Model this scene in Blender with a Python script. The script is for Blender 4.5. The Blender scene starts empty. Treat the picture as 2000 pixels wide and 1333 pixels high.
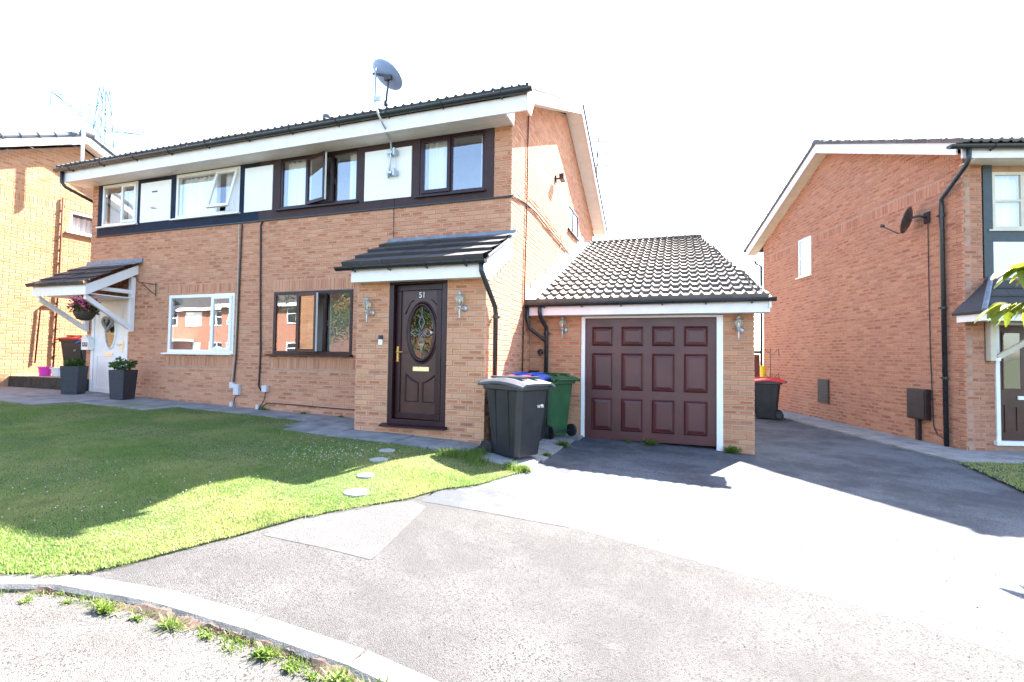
import bpy, math, random
import numpy as np
from mathutils import Matrix, Vector
random.seed(7); RNG = np.random.default_rng(7)
SC = bpy.context.scene
COL = SC.collection
R = math.radians
# ------------------------------------------------------------------ camera, sky, sun, exposure
FPX, YAW, PIT, ROL = 946.2, R(18.6975), R(1.9122), R(0.8046)
cy, sy, cp, sp, cr, sr = math.cos(YAW), math.sin(YAW), math.cos(PIT), math.sin(PIT), math.cos(ROL), math.sin(ROL)
CF = Vector((-sy*cp, cy*cp, sp)); r0 = Vector((cy, sy, 0)); u0 = r0.cross(CF)
CR = cr*r0 + sr*u0; CU = -sr*r0 + cr*u0
cam = bpy.data.cameras.new('camera'); co = bpy.data.objects.new('camera', cam); COL.objects.link(co)
cam.sensor_width = 36; cam.lens = FPX/2000*36; cam.clip_start = 0.05; cam.clip_end = 3000
co.matrix_world = Matrix(((CR.x, CU.x, -CF.x, 0), (CR.y, CU.y, -CF.y, 0), (CR.z, CU.z, -CF.z, 0), (0, 0, 0, 1)))
SC.camera = co
SUN = Vector((.405, 1.0, 1.155)).normalized()          # towards the sun
el = math.asin(SUN.z); az = math.atan2(SUN.x, SUN.y)
w = bpy.data.worlds.new('World'); SC.world = w; w.use_nodes = True
nt = w.node_tree; nt.nodes.clear()
sky = nt.nodes.new('ShaderNodeTexSky'); sky.sky_type = 'NISHITA'; sky.sun_disc = False
sky.sun_elevation = el; sky.sun_rotation = az; sky.air_density = 1.0; sky.dust_density = 1.6; sky.ozone_density = 1.6
bg = nt.nodes.new('ShaderNodeBackground'); bg.inputs[1].default_value = 0.095
wo = nt.nodes.new('ShaderNodeOutputWorld')
nt.links.new(sky.outputs[0], bg.inputs[0]); nt.links.new(bg.outputs[0], wo.inputs[0])
sl = bpy.data.lights.new('sun', 'SUN'); sl.energy = 5.0; sl.angle = R(0.5); sl.color = (1, .95, .87)
so = bpy.data.objects.new('sun', sl); COL.objects.link(so)
so.rotation_euler = SUN.to_track_quat('Z', 'Y').to_euler()
vs = SC.view_settings; vs.view_transform = 'Standard'; vs.look = 'None'; vs.gamma = 1; vs.use_curve_mapping = False
vs.exposure = 3.2
SC.cycles.max_bounces = 8; SC.cycles.transparent_max_bounces = 16; SC.cycles.caustics_reflective = False; SC.cycles.caustics_refractive = False
# ------------------------------------------------------------------ materials
class N:
    """tiny node helper"""
    def __init__(s, name):
        s.m = bpy.data.materials.new(name); s.m.use_nodes = True; s.t = s.m.node_tree
        s.b = s.t.nodes['Principled BSDF']; s.out = s.t.nodes['Material Output']
    def n(s, typ, **kw):
        x = s.t.nodes.new(typ)
        for k, v in kw.items():
            if k in x.inputs.keys(): s.set(x, k, v)
            else: setattr(x, k, v)
        return x
    def set(s, x, k, v):
        if hasattr(v, 'is_linked') or isinstance(v, bpy.types.NodeSocket): s.t.links.new(v, x.inputs[k])
        else: x.inputs[k].default_value = v
    def l(s, a, b): s.t.links.new(a, b)
    def math(s, op, a, b=0.0, c=None):
        x = s.t.nodes.new('ShaderNodeMath'); x.operation = op
        for i, v in enumerate([a, b] + ([c] if c is not None else [])):
            if isinstance(v, (int, float)): x.inputs[i].default_value = v
            else: s.l(v, x.inputs[i])
        return x.outputs[0]
    def maprange(s, v, a, b, c=0.0, d=1.0):
        x = s.t.nodes.new('ShaderNodeMapRange'); s.l(v, x.inputs[0])
        for i, q in enumerate((a, b, c, d)): x.inputs[i+1].default_value = q
        return x.outputs[0]
    def mix(s, f, a, b):
        x = s.t.nodes.new('ShaderNodeMix'); x.data_type = 'RGBA'
        if isinstance(f, (int, float)): x.inputs[0].default_value = f
        else: s.l(f, x.inputs[0])
        for i, v in ((6, a), (7, b)):
            if isinstance(v, (tuple, list)): x.inputs[i].default_value = (*v[:3], 1)
            else: s.l(v, x.inputs[i])
        return x.outputs[2]
    def noise(s, scale, detail=3, rough=.55, vec=None, out=0):
        x = s.t.nodes.new('ShaderNodeTexNoise'); x.inputs['Scale'].default_value = scale; x.inputs['Detail'].default_value = detail
        x.inputs['Roughness'].default_value = rough
        s.l(vec if vec is not None else s.pos(), x.inputs['Vector']); return x.outputs[out]
    def pos(s):
        if not hasattr(s, '_g'): s._g = s.t.nodes.new('ShaderNodeNewGeometry')
        return s._g.outputs['Position']
    def island(s):
        s.pos(); return s._g.outputs['Random Per Island']
    def rnd(s):
        oi = s.t.nodes.new('ShaderNodeObjectInfo')
        return s.math('FRACT', s.math('ADD', oi.outputs['Random'], s.island()))
    def wn(s, v, k=0.0):
        x = s.t.nodes.new('ShaderNodeTexWhiteNoise'); x.noise_dimensions = '1D'
        s.l(s.math('ADD', v, k), x.inputs['W']); return x.outputs['Value']
    def bump(s, h, strength=.3, dist=.01):
        x = s.t.nodes.new('ShaderNodeBump'); x.inputs['Strength'].default_value = strength; x.inputs['Distance'].default_value = dist
        s.l(h, x.inputs['Height']); s.l(x.outputs[0], s.b.inputs['Normal'])
    def col(s, c):
        if isinstance(c, (tuple, list)): s.b.inputs['Base Color'].default_value = (*c[:3], 1)
        else: s.l(c, s.b.inputs['Base Color'])
    def rough(s, r):
        if isinstance(r, (int, float)): s.b.inputs['Roughness'].default_value = r
        else: s.l(r, s.b.inputs['Roughness'])

def simple(name, c, rough=.5, metal=0, var=.12, scale=6, bumpk=.05, spec=.5, coat=0):
    s = N(name)
    k = s.maprange(s.noise(scale, 5, .6), .3, .7, 1-var, 1+var)
    c1 = tuple(max(0, x*(1-var)) for x in c); c2 = tuple(min(1, x*(1+var)) for x in c)
    s.col(s.mix(s.maprange(s.noise(scale, 5, .6), .3, .7), c1, c2))
    s.rough(s.maprange(s.noise(scale*2.3, 4), .2, .8, max(0, rough-.08), min(1, rough+.08)))
    s.b.inputs['Metallic'].default_value = metal; s.b.inputs['Specular IOR Level'].default_value = spec
    s.b.inputs['Coat Weight'].default_value = coat
    if bumpk: s.bump(s.noise(scale*14, 4), bumpk, .004)
    return s.m

def brickmat(name, face_a, face_b, blush, blush_amt=1.0, dark=.12):
    s = N(name)
    r = s.rnd()
    r1, r2, r3, r4 = s.wn(r, 1.3), s.wn(r, 7.7), s.wn(r, 13.1), s.wn(r, 21.9)
    uv = s.t.nodes.new('ShaderNodeUVMap'); sep = s.t.nodes.new('ShaderNodeSeparateXYZ'); s.l(uv.outputs[0], sep.inputs[0])
    nz = s.noise(22, 3, .6); nz2 = s.noise(60, 4, .65)
    wob = s.math('MULTIPLY', s.math('SUBTRACT', nz, .5), .5)
    du = s.math('SUBTRACT', 1.0, s.math('ABSOLUTE', s.math('SUBTRACT', s.math('MULTIPLY', sep.outputs[0], 2.0), 1.0)))
    dv = s.math('SUBTRACT', 1.0, s.math('ABSOLUTE', s.math('SUBTRACT', s.math('MULTIPLY', sep.outputs[1], 2.0), 1.0)))
    mu = s.maprange(s.math('ADD', du, s.math('MULTIPLY', wob, .35)), .06, .24)
    mv = s.maprange(s.math('ADD', dv, s.math('MULTIPLY', wob, .8)), .12, .5)
    strength = s.maprange(r1, .1, .9, .15*blush_amt, blush_amt)
    mask = s.math('MULTIPLY', s.math('MULTIPLY', mu, mv), s.math('MULTIPLY', strength, s.maprange(nz2, .2, .7, .7, 1.0)))
    base = s.mix(r2, face_a, face_b)
    bl = s.mix(r3, blush, tuple(x*.62 for x in blush))
    c = s.mix(mask, base, bl)
    weather = s.maprange(s.noise(.9, 5, .65), .38, .68, 0, .30)
    c = s.mix(weather, c, tuple(x*.72 for x in face_a))
    dk = s.math('MULTIPLY', s.maprange(r4, .9, 1.0, 0, 1), dark*2)
    c = s.mix(dk, c, (.10, .05, .04))
    c = s.mix(s.maprange(nz2, .3, .8, 0, .22), c, tuple(min(1, x*1.35) for x in face_a))
    s.col(c); s.rough(.88); s.b.inputs['Specular IOR Level'].default_value = .2
    s.bump(s.noise(140, 4, .7), .15, .003)
    return s.m

def mortarmat(name, c):
    s = N(name)
    a = s.mix(s.maprange(s.noise(9, 5), .3, .7), tuple(x*.8 for x in c), tuple(x*1.12 for x in c))
    s.col(a); s.rough(.95); s.bump(s.noise(160, 3), .4, .004); return s.m

def glassmat(name, tint=(1, 1, 1), base=.05, k=1.9, wav=.05):
    s = N(name); s.t.nodes.remove(s.b)
    tr = s.n('ShaderNodeBsdfTransparent'); tr.inputs[0].default_value = (*tint, 1)
    gl = s.n('ShaderNodeBsdfGlossy'); gl.inputs['Roughness'].default_value = .0; gl.inputs[0].default_value = (1, 1, 1, 1)
    fr = s.n('ShaderNodeFresnel'); fr.inputs[0].default_value = 1.5
    bp = s.n('ShaderNodeBump'); bp.inputs['Strength'].default_value = wav; bp.inputs['Distance'].default_value = .02
    s.l(s.noise(1.7, 1), bp.inputs['Height']); s.l(bp.outputs[0], gl.inputs['Normal'])
    f = s.math('MINIMUM', s.math('ADD', s.math('MULTIPLY', fr.outputs[0], k), base), 1.0)
    mx = s.n('ShaderNodeMixShader'); s.pos(); f = s.math('MULTIPLY', f, s.math('SUBTRACT', 1.0, s._g.outputs['Backfacing'])); s.l(f, mx.inputs[0]); s.l(tr.outputs[0], mx.inputs[1]); s.l(gl.outputs[0], mx.inputs[2])
    s.l(mx.outputs[0], s.out.inputs[0]); return s.m

def tilemat(name, a, b, moss=(.2, .2, .1), rough=.85, mossamt=.3):
    s = N(name); r = s.rnd()
    c = s.mix(s.wn(r, 3.1), a, b)
    c = s.mix(s.maprange(s.noise(7, 5, .7), .5, .75, 0, mossamt), c, moss)
    c = s.mix(s.maprange(s.noise(45, 4, .7), .35, .8, 0, .45), c, tuple(x*.6 for x in a))
    s.col(c); s.rough(rough); s.bump(s.noise(90, 4), .35, .004); return s.m

def asphaltmat(name, lo, hi, pit, pitscale=95, patch=(.1, .1, .11), bumpk=.9, pk=.55, th=.86, pd=.75):
    s = N(name)
    v = s.n('ShaderNodeTexVoronoi'); v.inputs['Scale'].default_value = pitscale*1.6; s.l(s.pos(), v.inputs['Vector'])
    v2 = s.n('ShaderNodeTexVoronoi'); v2.inputs['Scale'].default_value = pitscale*1.1; s.l(s.pos(), v2.inputs['Vector'])
    agg = s.mix(s.maprange(s.noise(pitscale*1.4, 4, .7), .3, .7), lo, hi)
    vr = s.n('ShaderNodeSeparateColor'); s.l(v.outputs['Color'], vr.inputs[0])
    c = s.mix(s.maprange(vr.outputs[0], .0, .8, .0, .45), agg, tuple(min(1, x*1.5) for x in hi))
    vr2 = s.n('ShaderNodeSeparateColor'); s.l(v2.outputs['Color'], vr2.inputs[0])
    pm = s.math('MULTIPLY', s.maprange(vr2.outputs[0], th, th+.02), s.maprange(s.noise(3.2, 4, .6), .3, .6, .45, 1))
    c = s.mix(s.math('MULTIPLY', pm, pd), c, pit)
    c = s.mix(s.maprange(s.noise(1.1, 6, .7), .42, .6, 0, pk), c, patch)
    c = s.mix(s.maprange(s.noise(3.1, 5, .7), .55, .75, 0, .4), c, tuple(min(1, x*1.25) for x in hi))
    s.col(c); s.rough(.92); s.b.inputs['Specular IOR Level'].default_value = .25
    h = s.math('SUBTRACT', s.math('MULTIPLY', v.outputs['Distance'], -1.0), s.math('MULTIPLY', pm, .8))
    s.bump(h, bumpk, .006); return s.m

M = {}
M['brick'] = brickmat('rustic_buff_brick', (.57, .285, .175), (.61, .32, .19), (.37, .09, .04), .9)
M['brick_porch'] = brickmat('porch_brick', (.57, .31, .195), (.61, .325, .18), (.45, .13, .055), 1.0)
M['brick_garage'] = brickmat('garage_brick', (.53, .28, .165), (.58, .29, .15), (.44, .13, .055), 1.0)
M['brick_right'] = brickmat('neighbour_brick', (.46, .225, .145), (.51, .255, .15), (.29, .078, .045), .95)
M['brick_left'] = brickmat('far_neighbour_brick', (.50, .29, .165), (.55, .32, .165), (.38, .12, .05), .95)
M['mortar'] = mortarmat('buff_mortar', (.43, .28, .20)); M['mortar_grey'] = mortarmat('grey_mortar', (.31, .26, .22))
M['mortar_right'] = mortarmat('pink_mortar', (.42, .25, .175))
M['white'] = simple('white_upvc', (.80, .79, .78), .35, var=.05)
M['white_panel'] = simple('white_board', (.84, .83, .82), .6, var=.03)
M['soffit'] = simple('soffit_board', (.78, .74, .72), .5, var=.06)
M['fascia'] = simple('white_fascia_paint', (.80, .75, .75), .45, var=.06)
M['cream'] = simple('cream_paint', (.62, .55, .43), .6, var=.12)
M['rosewood'] = simple('rosewood_upvc', (.026, .006, .009), .35, var=.35, scale=3, spec=.35)
M['rosedoor'] = simple('rosewood_door', (.050, .014, .011), .38, var=.4, scale=3)
M['garagedoor'] = simple('brown_garage_paint', (.075, .017, .017), .38, var=.28, scale=1.7)
M['navy'] = simple('navy_board', (.010, .019, .040), .7, var=.2, spec=.2)
M['umber'] = simple('dark_brown_board', (.056, .036, .038), .7, var=.15, spec=.2)
M['slate_board'] = simple('dark_slate_board', (.035, .05, .055), .5, var=.2)
M['gutter'] = simple('black_gutter_plastic', (.018, .022, .026), .3, var=.25)
M['black'] = simple('black_plastic', (.012, .012, .014), .38, var=.2)
M['bindark'] = simple('dark_bin_plastic', (.022, .023, .026), .36, var=.25, scale=4)
M['bingreen'] = simple('green_bin_plastic', (.022, .085, .032), .38, var=.2)
M['binlid'] = simple('grey_bin_lid', (.06, .07, .085), .38, var=.2)
M['red'] = simple('red_plastic', (.55, .018, .02), .35, var=.15); M['blue'] = simple('blue_plastic', (.02, .09, .42), .35, var=.15)
M['pink'] = simple('pink_plastic', (.75, .05, .45), .4); M['wheel'] = simple('rubber', (.012, .012, .013), .7)
M['lead'] = simple('lead_flashing', (.17, .20, .24), .5, var=.3, scale=9, bumpk=.3)
M['mortarwhite'] = simple('pale_lead_apron', (.50, .48, .46), .6, var=.2, scale=8, bumpk=.3)
M['galv'] = simple('galvanised_steel', (.48, .52, .55), .35, metal=.6, var=.12)
M['pewter'] = simple('silver_lamp_paint', (.42, .44, .45), .35, metal=.5, var=.2, scale=30)
M['brass'] = simple('brass', (.72, .48, .15), .25, metal=.9, var=.1); M['gold'] = simple('pale_brass_plate', (.85, .72, .40), .3, metal=.5, var=.05)
M['iron'] = simple('rusty_iron', (.06, .028, .02), .6, var=.4)
M['planter'] = simple('dark_fibre_planter', (.025, .028, .036), .6, var=.2, scale=20, bumpk=.3)
M['cable'] = simple('brown_cable', (.03, .02, .018), .6); M['cable_red'] = simple('red_brown_cable', (.08, .022, .014), .7, spec=.2)
M['cable_pale'] = simple('pale_cable', (.5, .46, .36), .6)
M['meter'] = simple('brown_meter_box', (.03, .014, .012), .6, var=.3)
M['slab'] = simple('concrete_slab', (.21, .205, .20), .9, var=.35, scale=3.5, bumpk=.4)
M['kerb'] = simple('concrete_kerb', (.12, .115, .11), .9, var=.5, scale=9, bumpk=.7)
M['conc'] = simple('concrete_cover', (.15, .147, .143), .9, var=.15, scale=5, bumpk=.4)
M['stone'] = simple('pebbled_concrete', (.27, .27, .26), .9, var=.35, scale=45, bumpk=.6)
M['soil'] = simple('dry_soil', (.085, .055, .042), .95, var=.5, scale=30, bumpk=.6)
M['terrace'] = simple('terrace_concrete', (.40, .37, .33), .9, var=.2); M['darkwall'] = simple('dirty_blocks', (.045, .038, .03), .9, var=.4, scale=8, bumpk=.5)
M['interior'] = simple('dim_interior', (.30, .28, .26), .9); M['curtain'] = simple('net_curtain', (.90, .90, .90), .8, var=.03)
M['dark'] = simple('dark_void', (.01, .01, .01), .8); M['text_white'] = simple('white_lettering', (.8, .8, .8), .4)
M['text_dark'] = simple('dark_lettering', (.05, .05, .05), .5)
M['glass'] = glassmat('window_glass', (1, 1, 1), .15, 2.2); M['glass_dim'] = glassmat('obscure_glass', (.5, .55, .5), .10, 1.6, .5)
M['glass_lamp'] = glassmat('lamp_glass', (.8, .86, .84), .12, 1.5, .3)
M['tile_garage'] = tilemat('garage_tile', (.12, .105, .095), (.19, .16, .145), (.09, .085, .04), mossamt=.45)
M['tile_dark'] = tilemat('dark_tile', (.045, .042, .045), (.07, .06, .06), (.08, .08, .04))
M['tile_brown'] = tilemat('brown_tile', (.10, .085, .08), (.16, .13, .12))
M['tile_grey'] = tilemat('grey_verge', (.09, .10, .12), (.13, .14, .16))
M['asphalt_near'] = asphaltmat('coarse_asphalt', (.042, .040, .040), (.098, .094, .093), (.006, .006, .006), 130, (.060, .057, .057), .9, .8)
M['asphalt_far'] = asphaltmat('worn_asphalt', (.058, .062, .070), (.115, .121, .132), (.02, .02, .022), 120, (.045, .048, .056), .5, .85, .82, .9)
M['asphalt_road'] = asphaltmat('road_asphalt', (.045, .043, .043), (.105, .098, .095), (.006, .006, .006), 120, (.062, .056, .052), .8, .8)
M['leafbright'] = None

def leafmat(name, a, b, trans=.5):
    s = N(name); r = s.rnd()
    c = s.mix(r, a, b); s.col(c); s.rough(.5)
    tl = s.n('ShaderNodeBsdfTranslucent'); s.l(c, tl.inputs[0])
    mx = s.n('ShaderNodeMixShader'); mx.inputs[0].default_value = trans
    s.l(s.b.outputs[0], mx.inputs[1]); s.l(tl.outputs[0], mx.inputs[2]); s.l(mx.outputs[0], s.out.inputs[0]); return s.m
def grassmat():
    s = N('lawn_grass'); r = s.island()
    patch = s.noise(.9, 4, .6); fine = s.noise(4.5, 3, .6)
    g = s.mix(s.wn(r, .7), (.145, .255, .045), (.25, .335, .085))
    g = s.mix(s.maprange(patch, .43, .60, 0, .75), g, (.38, .38, .14))
    g = s.mix(s.maprange(fine, .5, .7, 0, .4), g, (.06, .165, .024))
    g = s.mix(s.maprange(s.wn(r, 5.1), .88, .92), g, (.34, .28, .14))
    s.col(g); s.rough(.55)
    tl = s.n('ShaderNodeBsdfTranslucent'); s.l(g, tl.inputs[0])
    mx = s.n('ShaderNodeMixShader'); mx.inputs[0].default_value = .45
    s.l(s.b.outputs[0], mx.inputs[1]); s.l(tl.outputs[0], mx.inputs[2]); s.l(mx.outputs[0], s.out.inputs[0]); return s.m
M['grass'] = grassmat()
M['turf'] = simple('turf_soil', (.045, .06, .018), .95, var=.5, scale=12, bumpk=.5)
M['leafbright'] = leafmat('young_leaf', (.16, .22, .02), (.26, .26, .03), .6)
M['leaf'] = leafmat('green_leaf', (.035, .085, .015), (.07, .13, .02), .4)
M['leafdark'] = leafmat('tree_leaf', (.03, .06, .015), (.06, .10, .02), .4)
M['weed'] = leafmat('weed_leaf', (.10, .17, .02), (.16, .22, .04), .45)
M['petal'] = leafmat('pink_petal', (.7, .05, .25), (.8, .2, .4), .4)
M['clover'] = simple('clover_head', (.65, .6, .55), .8)
M['bark'] = simple('bark', (.10, .07, .05), .9, var=.4, scale=15, bumpk=.6)
M['basket'] = simple('wicker', (.06, .04, .025), .8, var=.4, scale=40, bumpk=.5)
M['shed'] = simple('red_brown_fence_paint', (.15, .025, .018), .6, var=.3)
M['carwhite'] = simple('white_car_paint', (.75, .75, .76), .15, var=.02, bumpk=0, coat=1)
M['carglass'] = simple('dark_car_glass', (.01, .012, .014), .05, bumpk=0)
M['dish_back'] = simple('grey_blue_dish', (.30, .42, .72), .35, var=.08, bumpk=.02)
M['dish_dark'] = simple('dark_dish', (.05, .04, .04), .4, var=.2)
M['pylon'] = simple('pale_lattice_steel', (.17, .25, .31), .5, metal=0, var=.1, bumpk=0)
M['wreath'] = simple('grey_twig', (.32, .29, .27), .9, var=.5, scale=60, bumpk=.6)
M['yellow'] = simple('yellow_plastic', (.8, .6, .02), .5); M['hills'] = simple('far_ground', (.08, .09, .05), .95)

# ------------------------------------------------------------------ mesh helpers
class MB:
    def __init__(s, T=None): s.v = []; s.f = []; s.uv = []; s.T = T
    def add(s, verts, faces, uvs=None):
        o = len(s.v); s.v += [tuple(p) for p in verts]; s.f += [tuple(i+o for i in f) for f in faces]
        s.uv += uvs if uvs else [[(0, 0), (1, 0), (1, 1), (0, 1)][:len(f)] if len(f) <= 4 else [(0, 0)]*len(f) for f in faces]
        return s
    def box(s, x0, x1, y0, y1, z0, z1, ch=0.0):
        if x1 < x0: x0, x1 = x1, x0
        if y1 < y0: y0, y1 = y1, y0
        if z1 < z0: z0, z1 = z1, z0
        v = [(x, y, z) for z in (z0, z1) for y in (y0, y1) for x in (x0, x1)]
        return s.add(v, [(0, 1, 5, 4), (1, 3, 7, 5), (3, 2, 6, 7), (2, 0, 4, 6), (4, 5, 7, 6), (0, 2, 3, 1)])
    def hexa(s, b, t):   # two quads of 4 points (bottom, top), same winding
        return s.add(list(b)+list(t), [(3, 2, 1, 0), (4, 5, 6, 7)] + [(i, (i+1) % 4, (i+1) % 4+4, i+4) for i in range(4)])
    def prism(s, pts, y0, y1, ax='y'):    # polygon pts (a,b) extruded along axis
        n = len(pts)
        if ax == 'y': A = [(a, y0, b) for a, b in pts]; B = [(a, y1, b) for a, b in pts]
        elif ax == 'x': A = [(y0, a, b) for a, b in pts]; B = [(y1, a, b) for a, b in pts]
        else: A = [(a, b, y0) for a, b in pts]; B = [(a, b, y1) for a, b in pts]
        return s.add(A+B, [tuple(range(n)), tuple(range(2*n-1, n-1, -1))] + [(i, i+n, (i+1) % n+n, (i+1) % n) for i in range(n)])
    def tube(s, pts, r, n=8, closed=False, cap=True):
        P = [Vector(p) for p in pts]; m = len(P); rr = r if isinstance(r, (list, tuple)) else [r]*m
        vs_, prev = [], None
        for i in range(m):
            if closed: d = P[(i+1) % m]-P[i-1]
            else: d = P[min(i+1, m-1)]-P[max(i-1, 0)]
            d.normalize()
            if prev is None:
                a = Vector((0, 0, 1)) if abs(d.z) < .9 else Vector((1, 0, 0)); prev = d.cross(a).normalized()
            prev = (prev - d*prev.dot(d)).normalized(); b = d.cross(prev)
            for k in range(n):
                t = 2*math.pi*k/n; vs_.append(P[i] + (prev*math.cos(t)+b*math.sin(t))*rr[i])
        fs = []
        for i in range(m if closed else m-1):
            for k in range(n):
                j = (i+1) % m; fs.append((i*n+k, i*n+(k+1) % n, j*n+(k+1) % n, j*n+k))
        if cap and not closed: fs += [tuple(range(n-1, -1, -1)), tuple((m-1)*n+k for k in range(n))]
        return s.add(vs_, fs)
    def lathe(s, prof, c=(0, 0, 0), n=12, ax='z'):   # prof: (r, h)
        vs_ = []
        for r_, h in prof:
            for k in range(n):
                t = 2*math.pi*k/n; a, b = r_*math.cos(t), r_*math.sin(t)
                p = (a, b, h) if ax == 'z' else ((a, h, b) if ax == 'y' else (h, a, b))
                vs_.append((c[0]+p[0], c[1]+p[1], c[2]+p[2]))
        fs = [(i*n+k, i*n+(k+1) % n, (i+1)*n+(k+1) % n, (i+1)*n+k) for i in range(len(prof)-1) for k in range(n)]
        fs += [tuple(range(n-1, -1, -1)), tuple((len(prof)-1)*n+k for k in range(n))]
        return s.add(vs_, fs)
    def quad(s, *p): return s.add(p, [tuple(range(len(p)))])
    def build(s, name, mat, parent=None, off=None, label=None, smooth=False, bevel=0, kind=None):
        v = np.array(s.v, float)
        if s.T is not None: v = v @ np.array(s.T.to_3x3()).T + np.array(s.T.translation)
        o = off if off is not None else (tuple(parent['o']) if parent is not None and 'o' in parent.keys() else None)
        if o is not None: v = v - np.array(o)
        me = bpy.data.meshes.new(name); me.from_pydata(v.tolist(), [], s.f); me.validate(clean_customdata=False)
        if len(me.polygons) == len(s.f):
            uvl = me.uv_layers.new(name='UVMap'); k = 0
            flat = [c for q in s.uv for p in q for c in p]
            if len(flat) == 2*len(me.loops): uvl.data.foreach_set('uv', flat)
        me.materials.append(mat)
        if smooth: me.polygons.foreach_set('use_smooth', [True]*len(me.polygons))
        ob = bpy.data.objects.new(name, me); COL.objects.link(ob)
        if parent is not None: ob.parent = parent
        elif off is not None: ob.location = off
        if label: ob['label'] = label
        if kind: ob['kind'] = kind
        if bevel:
            b = ob.modifiers.new('bevel', 'BEVEL'); b.width = bevel; b.segments = 2; b.limit_method = 'ANGLE'
        if smooth and not bevel:
            pass
        return ob

def thing(name, label, cat, loc=(0, 0, 0), rot=0, group=None, sub=True):
    """Empty at the thing's base. With sub=True parts are given in world coordinates and shifted."""
    o = bpy.data.objects.new(name, None); COL.objects.link(o); o.location = loc; o.rotation_euler = (0, 0, rot)
    o.empty_display_size = .2; o['label'] = label; o['category'] = cat
    if group: o['group'] = group
    o['o'] = tuple(loc) if sub else (0., 0., 0.)
    return o
def tag(o, label, cat, group=None):
    o['label'] = label; o['category'] = cat
    if group: o['group'] = group
    return o
def dup(src, loc, rot, label, group=None):
    r = src.copy(); COL.objects.link(r); r.location = loc; r.rotation_euler = (0, 0, rot); r['label'] = label
    if group: r['group'] = group
    for ch in list(src.children):
        c = ch.copy(); COL.objects.link(c); c.parent = r
        for g in ch.children:
            d = g.copy(); COL.objects.link(d); d.parent = c
    return r

# ------------------------------------------------------------------ ground shape
GX = [-16, -12, -8, -4.5, -3, -2.2, -1.4, .6, 1.2, 4.5, 40]; GZ = [-.83, -.87, -1.01, -1.10, -1.14, -1.2, -1.31, -1.37, -1.4, -1.42, -1.42]
GB = [-1.25, -1.25, -1.25, -1.28, -1.3, -1.33, -1.36, -1.42, -1.43, -1.45, -1.45]
def G(x, y):
    t = np.clip((5-y)/5, 0, 1)
    return np.interp(x, GX, GZ)*(1-t) + np.interp(x, GX, GB)*t
def strip(xs, ylo, yhi, ny, dz, name, mat, kind='structure', skirt=0):
    """sheet following the ground between two curves y(x)"""
    v, f = [], []
    for x in xs:
        a, b = ylo(x), yhi(x)
        for j in range(ny+1):
            y = a+(b-a)*j/ny; v.append((x, y, float(G(x, y))+dz))
    n = ny+1
    for i in range(len(xs)-1):
        for j in range(ny): f.append((i*n+j, (i+1)*n+j, (i+1)*n+j+1, i*n+j+1))
    m = MB(); m.add(v, f)
    if skirt:
        for i in range(len(xs)-1):
            for j, sgn in ((0, 1), (ny, -1)):
                a, b = v[i*n+j], v[(i+1)*n+j]
                q = [a, (a[0], a[1], a[2]-skirt), (b[0], b[1], b[2]-skirt), b]
                m.add(q if sgn > 0 else q[::-1], [(0, 1, 2, 3)])
    o = m.build(name, mat, smooth=False, kind=kind); return o
KX = [-9, -5.5, -4.2, -3.55, -3.29, -2.98, -2.63, -2.22, -1.92, -1.55, -1.2, -.94, -.4, .3, 1.2, 2.4, 4, 8]
KY = [-1.2, .75, 1.40, 1.68, 1.78, 1.85, 1.885, 1.905, 1.915, 1.92, 1.905, 1.86, 1.74, 1.5, 1.05, .2, -1.2, -6]
kerb = lambda x: float(np.interp(x, KX, KY))
EX = [-3.35, -3.12, -3.0, -2.91, -2.79, -2.7, -2.47, -2.21, -2.07, -1.85, -1.75, -1.62]
EY = [1.75, 1.92, 2.13, 2.38, 2.66, 2.98, 3.37, 3.74, 4.16, 4.5, 4.86, 5.3]
edge = lambda x: float(np.interp(x, EX, EY))
PX = [-16, -14, -12, -11.4, -10.84, -10.11, -9.27, -8.15, -6.58, -5.6, -5.3, -5.05, -4.79, -4.15, -3.27, -2.65, -2.35, -2.0, -1.62]
PY = [5.0, 5.0, 5.1, 5.29, 5.74, 6.1, 6.28, 6.42, 6.42, 6.3, 5.9, 5.6, 5.5, 5.47, 5.43, 5.38, 5.32, 5.31, 5.305]
pathe = lambda x: float(np.interp(x, PX, PY))
JX = [-2.1, -1.44, -.73, -.07, .5, .95, 1.28, 1.59, 2.4, 4, 8]; JY = [3.78, 3.91, 3.87, 3.68, 3.51, 3.40, 3.29, 3.06, 2.4, 1, -2.6]
joint = lambda x: float(np.interp(x, JX, JY))
# base ground, out to the horizon
gm = MB(); xs = list(np.linspace(-20, 12, 65)); ys = [-12, -6, -3] + list(np.linspace(-2, 10, 49)) + [14, 20]
v = [(x, y, float(G(x, y))-(.06 if y > kerb(x)-.1 else .17)) for x in xs for y in ys]; n = len(ys)
gm.add(v, [(i*n+j, (i+1)*n+j, (i+1)*n+j+1, i*n+j+1) for i in range(len(xs)-1) for j in range(n-1)])
gm.build('soil_ground', M['soil'], kind='structure')
fm = MB()
for (a, b, c, d) in ((-900, -19.9, -900, 900), (11.9, 900, -900, 900), (-19.9, 11.9, 19.9, 900), (-19.9, 11.9, -900, -11.9)):
    fm.quad((a, c, -1.62), (b, c, -1.62), (b, d, -1.62), (a, d, -1.62))
fm.build('ground', M['hills'], kind='structure')
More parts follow.
